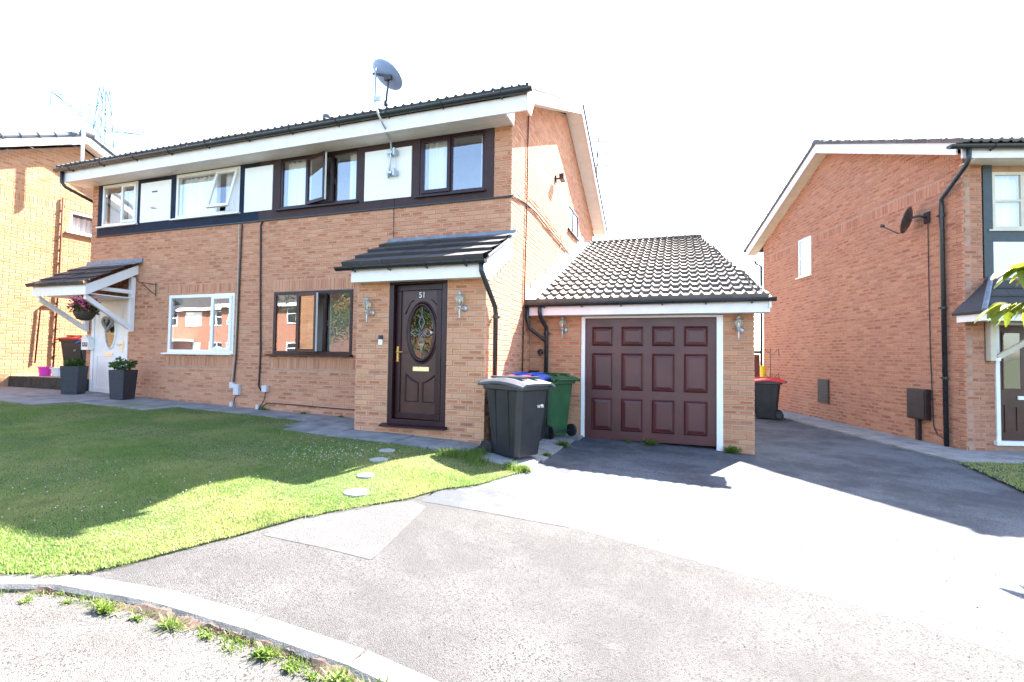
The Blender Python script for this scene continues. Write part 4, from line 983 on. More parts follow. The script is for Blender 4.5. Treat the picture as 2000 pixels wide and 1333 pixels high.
for k in range(7):
    m = MB(); m.box(-.032, -.0255, 3.75, 4.14, -.96+RZ0+k*.075, -.92+RZ0+k*.075); m.build('louvre', M['meter'], vg, off=e0)
# canopy of right house
cr_ = (.0, 0, .75+RZ0)
rc = thing('door_canopy', 'dark hipped tiled canopy with cream timber bracket on the right house, behind the leafy twig', 'canopy', tuple(RL @ Vector((.8, 0, .7+RZ0))), RA, sub=False)
rcT = Matrix.Translation((-.8, 0, -.7-RZ0))
q0x, q0y, zb = -.13, -.50, .78+RZ0
def B2(): return MB(rcT)
m = B2(); m.box(q0x, 2.1, q0y, q0y+.03, zb-.11, zb); m.build('fascia', M['white'], rc)
m = B2(); m.box(q0x, q0x+.03, q0y+.031, 0, zb-.11, zb); m.build('side_fascia', M['white'], rc)
m = B2(); m.box(q0x+.03, 2.08, q0y+.031, .0, zb-.10, zb-.085); m.build('soffit', M['cream'], rc)
ridge_z = 1.72+RZ0
for k in range(4):      # stepped flat tiles, hipped at the left end
    t0, t1 = k/4, (k+1)/4
    y0, y1 = q0y-.06+(.52)*t0, q0y-.06+.52*t1+.03; z0, z1 = zb+(ridge_z-zb)*t0*.62, zb+(ridge_z-zb)*t1*.62
    xa_ = q0x-.05+.60*t0; xb_ = q0x-.05+.60*t1; x = xa_; i = 0
    while x < 2.1:
        xe = min(x+.33, 2.12); m = B2(); xs0 = x; xt0 = x if i else xb_
        m.hexa([(xs0, y0, z0), (xe-.006, y0, z0), (xe-.006, y1, z1), (max(xt0, xs0), y1, z1)], [(xs0, y0, z0+.03), (xe-.006, y0, z0+.03), (xe-.006, y1, z1+.012), (max(xt0, xs0), y1, z1+.012)]); m.build('tile', M['tile_dark'], rc); x = xe; i += 1
m = B2(); m.hexa([(q0x-.05, q0y-.06, zb), (q0x-.04, .03, zb), (q0x+.50, .03, zb+.57), (q0x+.52, -.01, zb+.57)], [(q0x-.06, q0y-.06, zb+.04), (q0x-.06, .03, zb+.04), (q0x+.50, .03, zb+.62), (q0x+.54, -.01, zb+.62)]); m.build('hip_end', M['tile_dark'], rc)
m = B2(); m.tube([(q0x-.06, q0y-.07, zb+.05), (q0x+.53, -.02, zb+.635)], .035, 6); m.build('hip_flashing', M['lead'], rc)
for i in range(7):       # stepped lead soakers against the wall
    m = B2(); x = q0x+.20+i*.075; z = zb+.16+i*.075; m.add([(x, .012, z), (x+.22, .012, z-.03), (x+.13, .012, z+.10), (x+.22, .006, z-.03), (x, .006, z), (x+.13, .006, z+.10)], [(0, 1, 2), (4, 5, 3), (0, 2, 5, 4), (1, 3, 5, 2), (0, 4, 3, 1)]); m.build('lead_step', M['lead'], rc)
m = B2(); m.box(.33, .42, -.075, .02, .05+RZ0, zb-.105); m.build('post', M['cream'], rc)
m = B2(); m.hexa([(.43, -.02, .13+RZ0), (.50, -.02, .08+RZ0), (.50, -.06, .08+RZ0), (.43, -.06, .13+RZ0)], [(1.02, -.36, zb-.11), (1.10, -.36, zb-.16), (1.10, -.42, zb-.16), (1.02, -.42, zb-.11)]); m.build('brace', M['cream'], rc)
m = B2(); m.box(.41, .49, -.07, .0, .05+RZ0, .10+RZ0); m.build('post_foot', M['white'], rc)
# dish, meter box and cable on the side wall
DL = RL @ Vector((-.03, .72, 2.62+RZ0))
ds = thing('satellite_dish', 'dark satellite dish on a wall arm high on the right house side wall', 'satellite dish', tuple(DL), RA, sub=False)
m = MB(); m.box(.0, .03, -.06, .06, -.10, .10); m.build('wall_plate', M['dish_dark'], ds)
m = MB(); m.tube([(0, 0, 0), (-.12, .02, .04), (-.20, .10, .02), (-.24, .16, -.02)], .02, 8); m.build('arm', M['dish_dark'], ds, smooth=True)
dd = Matrix.Translation((-.22, .16, .0)) @ Vector((-.62, .72, .30)).to_track_quat('Z', 'Y').to_matrix().to_4x4()
m = MB(dd); prof = [(0.001, -.045), (.08, -.042), (.16, -.03), (.22, -.008), (.245, .004), (.24, .010), (.16, -.022), (.001, -.037)]; m.lathe(prof, n=24); m.build('reflector', M['dish_dark'], ds, smooth=True)
m = MB(dd); m.tube([(0, -.20, -.03), (0, -.25, .06), (0, -.15, .34)], .012, 8); m.lathe([(.02, .31), (.032, .34), (.032, .37), (.01, .38)], (0, -.14, 0), 10); m.build('receiver_arm', M['dish_dark'], ds, smooth=True)
mbx = thing('meter_box', 'dark brown meter box low on the right house side wall beside the downpipe', 'meter box', tuple(RL @ Vector((0, .92, -1.0+RZ0))), RA, sub=False)
m = MB(); m.box(-.11, -.002, -.22, .22, -.02, .53); m.build('box', M['meter'], mbx, bevel=.012)
m = MB(); m.box(-.122, -.112, -.20, .19, .01, .50); m.build('door', M['meter'], mbx, bevel=.004)
m = MB(); m.box(-.07, -.01, .00, .07, -.40, -.021); m.build('conduit', M['meter'], mbx)
def cable(pts, r, mat, label, parent=None, off=None, cat='cable'):
    m = MB(); m.tube(pts, r, 6); o = m.build('wall_cable', mat, off=tuple(pts[-1])); return tag(o, label, cat)
W2 = lambda x, y, z: tuple(RL @ Vector((x, y, z)))
cable([W2(-.02, .70, 2.5+RZ0), W2(-.012, .71, 1.5+RZ0), W2(-.012, .70, .2+RZ0), W2(-.012, .65, -1.1+RZ0), W2(-.02, .56, -1.25+RZ0), W2(-.06, .30, -1.31+RZ0)], .008, M['cable'], 'thin dark cable running down from the dark dish to the ground on the right house')
# ================================================================== LEFT FAR HOUSE
LX = -14.6; LO = (LX, 8.0, -.6)
lh = thing('neighbouring_house', 'sunlit pale brick gable of the house behind the white door at the far left', 'house', LO)
LYr, LY0, LY1 = 8.10, 3.9, 12.3; lz = lambda y: 5.28-.47*abs(y-LYr)
LW = (7.95, 9.1, 3.03, 3.56)
m = MB()
for a, b, c, d in rects_minus(LY0, LY1, -1.3, 3.25, [LW]): m.box(LX-.11, LX-.008, a, b, c, d)
m.prism([(LY0, 3.25), (LW[0], 3.25), (LW[0], lz(LW[0])), (LY0, lz(LY0))], LX-.11, LX-.008, 'x')
m.prism([(LW[0], 3.561), (LW[1], 3.561), (LW[1], lz(LW[1])), (LYr, lz(LYr)), (LW[0], lz(LW[0]))], LX-.11, LX-.008, 'x')
m.prism([(LW[1], 3.25), (LY1, 3.25), (LY1, lz(LY1)), (LW[1], lz(LW[1]))], LX-.11, LX-.008, 'x')
m.box(LX-8, LX-.11, LY0, LY0+.1, -1.3, 3.3); m.box(LX-8, LX-.11, LY1-.1, LY1, -1.3, 3.3); m.box(LX-8, LX-7.9, LY0, LY1, -1.3, 3.4)
m.build('gable_wall', M['mortar'], lh)
cand = brick_face(lh, Matrix.Translation((LX-.03, LY0, 0)) @ E3, LY1-LY0, -1.275, lambda u: lz(u+LY0), M['brick_left'], [(LW[0]-LY0, LW[1]-LY0, LW[2], LW[3])], [(.4, LY1-LY0-.4, 3.45, 3.665)] if False else [(.3, 3.9, 3.50, 3.70)], hide=lambda p: p.y > 8.6 or p.z < -.6)
lay(lh, cand, M['brick_left'], 300, Matrix.Translation(LO))
TL_ = Matrix.Translation(Vector((LX, 0, 0))-Vector(LO)) @ E3
window(lh, TL_, *LW, M['white'], [.55], fw=.05, silloff=.05, curtains=[(.05, .95, .8)])
lzr = 5.56; zl = lambda y: lzr-.47*abs(y-LYr); Ll = (LYr-3.5)*math.sqrt(1+.47**2)
tiles(lh, (LX-8, 3.5, zl(3.5)-.02), (1, 0, 0), (0, 1, .47), 8.33, Ll, .33, M['tile_grey'], asparts=False, inv=Matrix.Translation(-Vector(LO)), n=4)
tiles(lh, (LX+.33, 12.7, zl(12.7)-.02), (-1, 0, 0), (0, -1, .47), 8.33, Ll, .33, M['tile_grey'], asparts=False, inv=Matrix.Translation(-Vector(LO)), n=4)
for ya, yb_ in ((LYr, 3.5), (LYr, 12.7)):
    m = MB(); z_ = lambda y, k: zl(y)-k
    m.prism([(ya, z_(ya, .05)), (yb_, z_(yb_, .05)), (yb_, z_(yb_, .22)), (ya, z_(ya, .24))][::(1 if yb_ > ya else -1)], LX+.27, LX+.295, 'x'); m.build('barge_board', M['fascia'], lh)
    m = MB(); m.hexa([(LX-.02, ya, z_(ya, .22)), (LX+.27, ya, z_(ya, .22)), (LX+.27, yb_, z_(yb_, .22)), (LX-.02, yb_, z_(yb_, .22))], [(LX-.02, ya, z_(ya, .20)), (LX+.27, ya, z_(ya, .20)), (LX+.27, yb_, z_(yb_, .20)), (LX-.02, yb_, z_(yb_, .20))]); m.build('verge_soffit_board', M['soffit'], lh)
    sg = 1 if yb_ > ya else -1; nn_ = 14
    for i in range(nn_):
        a_ = ya+(yb_-ya)*i/nn_; b_ = ya+(yb_-ya)*(i+1)/nn_
        m = MB(); Pm = Vector((LX+.27, a_, zl(a_)+.01)); Pe = Vector((LX+.27, b_, zl(b_)+.01)); m.tube([Pm, Pm+(Pe-Pm)*.08, Pm+(Pe-Pm)*.1, Pe], [.075, .075, .062, .062], 10); m.build('verge_cap', M['tile_grey'], lh)
m = MB(); m.tube([(LX+.27, LYr-.12, lzr+.02), (LX+.27, LYr+.12, lzr+.02)], [.10, .10], 14); m.build('ridge_end_cap', M['tile_grey'], lh)
pipe(lh, [(LX+.40, 7.93, 5.9), (LX+.40, 7.93, 4.4)], .035, M['white'], name='vent_pipe')
pipe(lh, [(LX+.03, 7.77, 3.83), (LX+.03, 7.76, 2.0), (LX+.03, 7.72, -.55)], .018, M['cable_red'], name='conduit')
for k in range(12):
    m = MB(); z = 3.5-k*.33; m.box(LX+.005, LX+.045, 7.73, 7.78, z, z+.02); m.build('conduit_clip', M['cable_red'], lh)
pipe(lh, [(LX+.03, 7.75, 1.12), (LX+.03, 7.5, 1.12), (LX+.03, 7.42, 1.05), (LX+.03, 7.36, -.3)], .016, M['cable_red'], name='conduit')
# raised terrace between the houses
tr = thing('raised_terrace', 'raised concrete terrace with a dark block edge beside the white door', 'terrace', (-13.3, 7.0, -.9))
m = MB(); m.box(-14.59, XL-.02, 7.02, 16, -.70, -.60); m.build('slab', M['terrace'], tr)
for i in range(6):
    for k in range(1):
        m = MB(); x = -14.6+i*.43; m.box(x+.004, x+.424, 6.90, 7.015, -1.0, -.60); m.build('block', M['darkwall'], tr)
# ---- opposite houses and tree: seen in the window glass
def opposite(x0, x1, y, label, garage):
    L_ = ((x0+x1)/2, y, -1.5); t = thing('opposite_house', label, 'house', L_)
    m = MB(); m.box(x0, x1, y-7, y, -1.6, 3.7); m.prism([(y-7, 3.7), (y, 3.7), (y-3.5, 5.4)][::-1], x0, x1, 'x'); m.build('wall', M['brick_opp'], t)
    m = MB(); m.prism([(y-7.4, 3.55), (y-3.5, 5.6), (y+.4, 3.55), (y+.4, 3.7), (y-3.5, 5.78), (y-7.4, 3.7)][::-1], x0-.3, x1+.3, 'x'); m.build('roof', M['tile_dark'], t)
    m = MB(); m.box(x0-.3, x1+.3, y+.40, y+.43, 3.45, 3.70); m.build('fascia', M['white'], t)
    nn_ = max(2, int((x1-x0)/2.6))
    for i in range(nn_):
        cx_ = x0+(x1-x0)*(i+.5)/nn_
        for z0 in (-.3, 2.2):
            m = MB()
            for (a, b, c, d) in ((-.8, .8, 0, .08), (-.8, .8, 1.07, 1.15), (-.8, -.72, .08, 1.07), (.72, .8, .08, 1.07), (-.04, .04, .08, 1.07), (-.72, .72, .7, .75)): m.box(cx_+a, cx_+b, y-.02, y+.05, z0+c, z0+d)
            wf = m.build('window', M['white'], t); m = MB(); m.box(cx_-.74, cx_+.74, y+.001, y+.01, z0+.05, z0+1.1); m.build('pane', M['curtain'] if i % 2 else M['carglass'], wf, off=L_)
    if garage:
        m = MB(); m.box(x0+5.5, x0+9, y+.1, y+3, -1.6, .9); m.build('garage_wall', M['brick_opp'], t)
        m = MB(); m.box(x0+5.2, x0+9.3, y+.06, y+3.3, .9, 1.1); m.build('garage_roof', M['white'], t)
        m = MB(); m.box(x0+6.1, x0+8.5, y+3.001, y+3.05, -1.5, .7); m.build('garage_door', M['white'], t)
M['brick_opp'] = simple('far_brick', (.26, .12, .075), .9, var=.25, scale=9)
opposite(-33, -24.5, -14.0, 'orange brick house across the road with white windows, reflected in the brown window', False)
opposite(-47, -34, -15.5, 'long brick house with white garage across the road, reflected in the white window', True)
tre = thing('broadleaf_tree', 'leafy tree across the road, reflected in the brown framed window', 'tree', (-19.5, -9, -1.5))
m = MB(); m.tube([(-19.5, -9, -1.6), (-19.45, -9, .3), (-19.3, -9.1, 1.8), (-19.2, -9.2, 3.2)], [.22, .17, .13, .06], 9)
for k in range(6):
    a_ = k*1.05; m.tube([(-19.4, -9, .6+k*.3), (-19.4+math.cos(a_)*.9, -9+math.sin(a_)*.9, 1.5+k*.35), (-19.4+math.cos(a_)*1.5, -9+math.sin(a_)*1.5, 2.2+k*.35)], [.08, .05, .02], 6)
m.build('trunk', M['bark'], tre)
rg = np.random.default_rng(5); V, F = [], []
for k in range(34):
    c = np.array((-19.4, -9, 2.4))+rg.normal(size=3)*np.array((1.0, 1.0, 1.0))
    for i in range(170):
        p = c+rg.normal(size=3)*.34; d = rg.normal(size=3); d /= np.linalg.norm(d); e = np.cross(d, rg.normal(size=3)); e /= np.linalg.norm(e); s_ = .13; b = len(V)
        V += [tuple(p), tuple(p+d*s_*.5+e*s_*.3), tuple(p+d*s_), tuple(p+d*s_*.5-e*s_*.3)]; F.append((b, b+1, b+2, b+3))
mm_ = MB(); mm_.add(V, F); mm_.build('crown', M['leafdark'], tre)
t2 = thing('round_tree', 'rounder tree across the road, reflected in the oval door glass', 'tree', (-15.0, -8, -1.5))
m = MB(); m.tube([(-15, -8, -1.6), (-15, -8, .6), (-14.9, -8, 2.0)], [.16, .13, .07], 9); m.build('trunk', M['bark'], t2)
V, F = [], []
for k in range(26):
    c = np.array((-15, -8, 2.0))+rg.normal(size=3)*np.array((.8, .8, .7))
    for i in range(150):
        p = c+rg.normal(size=3)*.3; d = rg.normal(size=3); d /= np.linalg.norm(d); e = np.cross(d, rg.normal(size=3)); e /= np.linalg.norm(e); s_ = .13; b = len(V)
        V += [tuple(p), tuple(p+d*s_*.5+e*s_*.3), tuple(p+d*s_), tuple(p+d*s_*.5-e*s_*.3)]; F.append((b, b+1, b+2, b+3))
mm_ = MB(); mm_.add(V, F); mm_.build('crown', M['leafdark'], t2)
# parked car reflected in the white framed window
CA = (-32.5, -10.5, -1.5); car = thing('parked_car', 'white hatchback parked across the road, reflected in the white framed window', 'car', CA)
def cb(): return MB(Matrix.Translation(Vector(CA)))
m = cb(); body = [(-2.0, .25), (-2.05, .75), (-1.9, .95), (-1.55, 1.0), (-1.2, 1.42), (.45, 1.48), (1.15, 1.0), (1.9, .85), (2.05, .6), (2.0, .25)]
m.prism(body[::-1], -.85, .85, 'y'); m.build('body', M['carwhite'], car, bevel=.06)
for sy_ in (-.856, .851):
    m = cb(); m.prism([(-1.4, 1.02), (-1.12, 1.36), (.42, 1.41), (.98, 1.02)], sy_, sy_+.005, 'y'); m.build('side_window', M['carglass'], car)
for wx in (-1.3, 1.3):
    for wy in (-.8, .8):
        m = cb(); m.lathe([(.30, wy-.1), (.32, wy-.07), (.32, wy+.07), (.30, wy+.1)], (wx, 0, .32), 18, 'y'); wl = m.build('wheel', M['wheel'], car)
        m = cb(); m.lathe([(.2, wy-.105), (.2, wy+.105)], (wx, 0, .32), 12, 'y'); m.build('rim', M['galv'], wl, off=CA)
m = cb(); m.box(2.0, 2.06, .45, .78, .62, .76); m.build('headlight', M['glass_lamp'], car)
m = cb(); m.box(2.0, 2.06, -.78, -.45, .62, .76); m.build('headlight', M['glass_lamp'], car)
# ================================================================== WHEELIE BINS
def bin_(loc, rot, body, lid, label, sc=1.0, letters=None):
    t = thing('wheelie_bin', label, 'wheelie bin', loc, rot, 'wheelie bins', sub=False)
    H = .96*sc; m = MB()
    def ring(x0, x1, w_, z, c=.05): return [(x0+c, -w_, z), (x1-c, -w_, z), (x1, -w_+c, z), (x1, w_-c, z), (x1-c, w_, z), (x0+c, w_, z), (x0, w_-c, z), (x0, -w_+c, z)]
    rs = [ring(-.22, .24, .22, .03), ring(-.24, .27, .24, .30), ring(-.29, .33, .275, H-.12), ring(-.30, .34, .28, H-.115)]
    v = [p for q in rs for p in q]; f = [tuple(range(7, -1, -1))] + [(k*8+i, k*8+(i+1) % 8, (k+1)*8+(i+1) % 8, (k+1)*8+i) for k in range(3) for i in range(8)]
    m.add(v, f)
    b = m.build('body', body, t, bevel=.008)
    m = MB(); a1, a2 = ring(-.335, .36, .295, H-.115), ring(-.335, .36, .295, H-.05); m.add(a1+a2, [tuple(range(7, -1, -1)), tuple(range(8, 16))]+[(i, (i+1) % 8, (i+1) % 8+8, i+8) for i in range(8)]); m.build('rim', body, t, bevel=.006)
    for sx in (-.10, .12):
        for s_ in (-1, 1):
            m = MB(); m.hexa([(sx-.012, s_*.232, .12), (sx+.012, s_*.232, .12), (sx+.012, s_*.20, .12), (sx-.012, s_*.20, .12)], [(sx-.014, s_*.289, H-.116), (sx+.014, s_*.289, H-.116), (sx+.014, s_*.25, H-.116), (sx-.014, s_*.25, H-.116)]); m.build('rib', body, t)
    m = MB(); n = 7; P_ = []
    for i in range(n):
        x = -.38+.78*i/(n-1); z = H-.045+.055*math.sin(math.pi*min(1, (i+.6)/(n-.4)))
        P_.append((x, z))
    v = []; 
    for x, z in P_: v += [(x, -.31, z-.02), (x, -.22, z+.018), (x, .22, z+.018), (x, .31, z-.02)]
    f = [(i*4+j, (i+1)*4+j, (i+1)*4+j+1, i*4+j+1) for i in range(n-1) for j in range(3)]
    k = len(v); v += [(a, b_, c-.035) for a, b_, c in v[:k]]
    f += [(k+i*4+j, k+i*4+j+1, k+(i+1)*4+j+1, k+(i+1)*4+j) for i in range(n-1) for j in range(3)]
    f += [(i*4, k+i*4, k+(i+1)*4, (i+1)*4) for i in range(n-1)] + [(i*4+3, (i+1)*4+3, k+(i+1)*4+3, k+i*4+3) for i in range(n-1)]
    f += [(0, 1, k+1, k), (1, 2, k+2, k+1), (2, 3, k+3, k+2), ((n-1)*4, k+(n-1)*4, k+(n-1)*4+1, (n-1)*4+1), ((n-1)*4+1, k+(n-1)*4+1, k+(n-1)*4+2, (n-1)*4+2), ((n-1)*4+2, k+(n-1)*4+2, k+(n-1)*4+3, (n-1)*4+3)]
    m.add(v, f); ld = m.build('lid', lid, t, bevel=.006)
    m = MB()
    for s_ in (-.12, .12): m.box(-.30, .28, s_-.03, s_+.03, H+.015, H+.045)
    m.build('lid_ridge', lid, ld)
    m = MB(); m.tube([(-.42, -.25, H-.05), (-.42, .25, H-.05)], .017, 8); m.box(-.42, -.30, -.26, -.235, H-.08, H-.03); m.box(-.42, -.30, .235, .26, H-.08, H-.03); m.build('handle', body, t)
    m = MB(); m.tube([(-.26, -.27, .10), (-.26, .27, .10)], .014, 8); m.build('axle', M['black'], t)
    for s_ in (-1, 1):
        m = MB(); m.lathe([(.085, s_*.245-.022), (.10, s_*.245-.018), (.10, s_*.245+.018), (.085, s_*.245+.022)], (-.26, 0, .10), 20, 'y'); wl = m.build('wheel', M['wheel'], t)
        m = MB(); m.lathe([(.05, s_*.245-.024), (.05, s_*.245+.024)], (-.26, 0, .10), 10, 'y')
        m.build('wheel_hub', M['bindark'], wl)
    if letters:
        text(letters, .055, Matrix.Translation((.335, .10, H-.32)) @ Matrix.Rotation(R(90), 4, 'Z') @ RX, M['text_white'], b, 'lettering')
    return t
bin_((-1.93, 5.87, -1.245), R(-25), M['bindark'], M['binlid'], 'dark grey wheelie bin with grey lid nearest the porch corner', letters='WYR')
rb = bin_((-2.11, 6.43, -1.25), R(-90), M['bindark'], M['red'], 'dark wheelie bin with a red lid squeezed behind the grey lidded bin', .99); rb.scale = (.72, 1, 1)
bin_((-2.11, 7.02, -1.25), R(-90), M['bindark'], M['blue'], 'wheelie bin with a blue lid, third in the row beside the porch', 1.02)
bin_((-1.93, 7.62, -1.25), R(150), M['bingreen'], M['bingreen'], 'green wheelie bin against the brick left of the garage door', 1.0)
bin_((2.12, 13.35, -1.41), R(172), M['bindark'], M['red'], 'red lidded wheelie bin in the side passage right of the garage')
bin_((-13.55, 7.75, -.60), R(-70), M['bindark'], M['red'], 'red lidded bin on the raised terrace at the far left', .97, letters='17')
bin_((-13.0, 7.85, -.60), R(-70), M['bindark'], M['blue'], 'blue lidded bin on the raised terrace nearest the white door', .90)
m = MB(); m.box(-13.15, -12.93, 7.50, 7.56, .10, .36); tag(m.build('white_box', M['white'], off=(-13.04, 7.53, .1)), 'pale square box lid leaning on the terrace bins', 'box')
# buckets on the terrace
def bucket(loc, r0, r1, h, mat, label, nm='bucket', lidm=None):
    m = MB(); m.lathe([(r0, 0), (r1, h), (r1+.012, h), (r1+.012, h-.02), (r1-.006, h-.02), (r0-.01, .02)], n=18); o = m.build(nm, mat, off=(0, 0, 0), smooth=False); o.location = loc; tag(o, label, 'bucket'); return o
bucket((-14.15, 7.35, -.6), .10, .13, .22, M['pink'], 'bright pink bucket on the terrace at the far left')
bucket((-13.9, 7.5, -.6), .12, .17, .20, M['white'], 'white washing up bowl beside the pink bucket', 'bowl')
bucket((-13.75, 7.6, -.6), .07, .08, .42, M['white'], 'tall white tub beside the terrace bins', 'tub')
# planters
def planter(loc, rot, label, seed, tall):
    t = thing('tall_planter', label, 'planter', loc, rot, 'dark planters flanking the white door', sub=False)
    m = MB(); a, b, h = .135, .160, .56; m.add([(-a, -a, 0), (a, -a, 0), (a, a, 0), (-a, a, 0), (-b, -b, h), (b, -b, h), (b, b, h), (-b, b, h), (-b+.025, -b+.025, h), (b-.025, -b+.025, h), (b-.025, b-.025, h), (-b+.025, b-.025, h), (-b+.025, -b+.025, h-.05), (b-.025, -b+.025, h-.05), (b-.025, b-.025, h-.05), (-b+.025, b-.025, h-.05)],
        [(3, 2, 1, 0)]+[(i, (i+1) % 4, (i+1) % 4+4, i+4) for i in range(4)]+[(i+4, (i+1) % 4+4, (i+1) % 4+8, i+8) for i in range(4)]+[(i+8, (i+1) % 4+8, (i+1) % 4+12, i+12) for i in range(4)]+[(12, 13, 14, 15)]); m.build('pot', M['planter'], t)
    m = MB(); rg = np.random.default_rng(seed)
    for i in range(8):
        a_ = i*.8; m.tube([(0, 0, .48), (.06*math.cos(a_), .06*math.sin(a_), .60), (.15*math.cos(a_), .15*math.sin(a_), .66+tall*rg.uniform(.0, .12))], .004, 4)
    m.build('stems', M['bark'], t)
    leaves(t, (0, 0, .62+tall*.04), .17+tall*.03, 260 if tall else 420, .075 if tall else .06, M['leaf'], seed=seed, off=(0, 0, 0), squash=.55)
    return t
planter((-11.62, 6.52, float(G(-11.6, 6.5))+.02), R(30), 'dark square planter with trimmed green plant left of the white door', 11, 0)
planter((-10.22, 6.55, float(G(-10.2, 6.5))+.02), R(14), 'dark square planter with loose leafy shrub right of the white door', 12, 1)
# mailbox with house sign
m = MB(); m.box(-12.14, -11.91, YW-.11, YW-.004, .03, .27); mb_ = m.build('mailbox', M['white'], off=(-12.02, YW, .05)); tag(mb_, 'white mailbox with dark number tiles left of the white door', 'mailbox')
m = MB(); m.prism([(-12.155, .271), (-11.895, .271), (-12.025, .345)], YW-.12, YW-.004, 'y'); m.build('lid', M['white'], mb_, off=(-12.02, YW, .05))
for k, ch in enumerate('49'):
    m = MB(); x = -12.105+k*.09; m.box(x, x+.075, YW-.114, YW-.1105, .10, .19); nt_ = m.build('number_tile', M['text_dark'], mb_, off=(-12.02, YW, .05))
    text(ch, .075, Matrix.Translation(Vector((x+.037, YW-.1145, .145))-Vector((-12.02, YW, .05))) @ RX, M['text_white'], nt_, 'number')
# wall bracket right of the canopy
m = MB(); m.tube([(-10.06, YW-.03, 1.42), (-10.06, YW-.03, 1.14)], .010, 6); m.tube([(-10.06, YW-.03, 1.38), (-10.06, YW-.36, 1.38)], .009, 6); m.tube([(-10.06, YW-.03, 1.17), (-10.06, YW-.12, 1.22), (-10.06, YW-.30, 1.37)], .008, 6); m.tube([(-10.06, YW-.36, 1.38), (-10.06, YW-.40, 1.41), (-10.06, YW-.38, 1.44)], .008, 6)
tag(m.build('hanging_bracket', M['iron'], off=(-10.06, YW, 1.3)), 'rusty scrolled basket bracket on the brick right of the canopy', 'bracket')
# cables and utility boxes on the front wall
cable([(-7.83, YW-.02, 2.46), (-7.845, YW-.02, 1.2), (-7.86, YW-.02, 0), (-7.90, YW-.025, -.55)], .013, M['cable'], 'dark cable down the front wall beside the white framed window')
cable([(-7.90, YW-.02, 2.46), (-7.885, YW-.02, 1.2), (-7.90, YW-.02, .0), (-7.95, YW-.025, -.55)], .009, M['cable_pale'], 'pale cable beside the dark one on the front wall')
cable([(-7.33, YW-.02, 2.47), (-7.37, YW-.02, 2.40), (-7.33, YW-.02, 1.2), (-7.28, YW-.02, .0), (-7.30, YW-.02, -.60), (-7.24, YW-.02, -.68), (-7.18, YW-.02, -.60)], .016, M['cable'], 'thick dark cable down the middle of the front wall')
def ubox(x0, x1, z0, z1, label, d=.07):
    m = MB(); m.box(x0, x1, YW-d, YW-.002, z0, z1); o = m.build('utility_box', M['conc_white'], off=((x0+x1)/2, YW, z0), bevel=.008); tag(o, label, 'utility box', 'boxes on the front wall')
M['conc_white'] = simple('pale_box_plastic', (.55, .56, .58), .4, var=.06)
ubox(-7.99, -7.88, -.66, -.55, 'small pale cable box under the pale cable', .05)
ubox(-7.865, -7.74, -.78, -.58, 'larger pale utility box beside the small one')
ubox(-7.185, -7.07, -.70, -.58, 'pale utility box at the foot of the thick cable')
cable([(-7.80, YW-.03, -.76), (-7.86, YW-.03, -.85), (-7.88, YW-.04, -.98)], .008, M['cable'], 'short cable from the larger pale box to the ground')
cable([(-7.12, YW-.03, -.70), (-7.14, YW-.04, -.85), (-7.24, YW-.05, -1.0)], .008, M['cable'], 'short cable from the right hand box to the ground')
cable([(-7.20, YW-.05, -1.0), (-7.08, YW-.03, -.90), (-6.6, YW-.02, -.905), (-5.6, YW-.02, -.93), (-4.5, YW-.02, -.94)], .010, M['cable'], 'dark hose running low along the front wall to the porch')
cable([(-4.505, YW-.02, 2.92), (-4.505, YW-.02, 2.50), (-4.50, YW-.02, 1.96)], .006, M['cable'], 'thin cable from the dish pole down to the porch roof')
for x, lb in ((-7.9, 'white cable duct stub at the wall base below the larger box'), (-7.27, 'white cable duct stub at the wall base below the thick cable')):
    m = MB(); m.lathe([(.035, 0), (.035, .08), (.02, .085)], n=10); o = m.build('duct_stub', M['conc_white'], off=(0, 0, 0)); o.location = (x, YW-.06, float(G(x, 6.9))+.01); tag(o, lb, 'duct')
# side wall cables and lamp
def side(y, z, o=.02): return (XR+o, y, z)
cable([side(7.80, 4.13), side(7.78, 2.6), side(7.70, 1.0), side(7.64, -.6)], .011, M['cable_red'], 'long reddish cable down the corner of the sunlit side wall')
cable([(-2.5, YW-.02, 2.487), side(7.02, 2.50), side(7.7, 2.60, .015), side(8.34, 2.62), side(9.4, 2.55), side(10.4, 2.50), side(11.3, 2.46)], .014, M['cable'], 'dark cable slanting across the sunlit side wall')
cable([side(8.0, 2.78), side(9.0, 2.74), side(10.3, 2.66), side(10.45, 2.5), side(9.0, 1.55), side(8.0, .95)], .006, M['cable'], 'thin looping cable on the sunlit side wall')
SL = (XR, 9.87, 3.78); t = thing('security_light', 'small black security light high on the sunlit side wall', 'lamp', SL, 0, sub=False)
m = MB(); m.box(.001, .03, -.05, .05, -.06, .06); m.build('back_plate', M['black'], t)
m = MB(); m.tube([(.03, 0, 0), (.12, 0, .0)], .02, 8); m.build('arm', M['black'], t)
m = MB(); m.box(.10, .20, -.11, .11, -.05, .07); m.build('lamp_head', M['black'], t, bevel=.01)
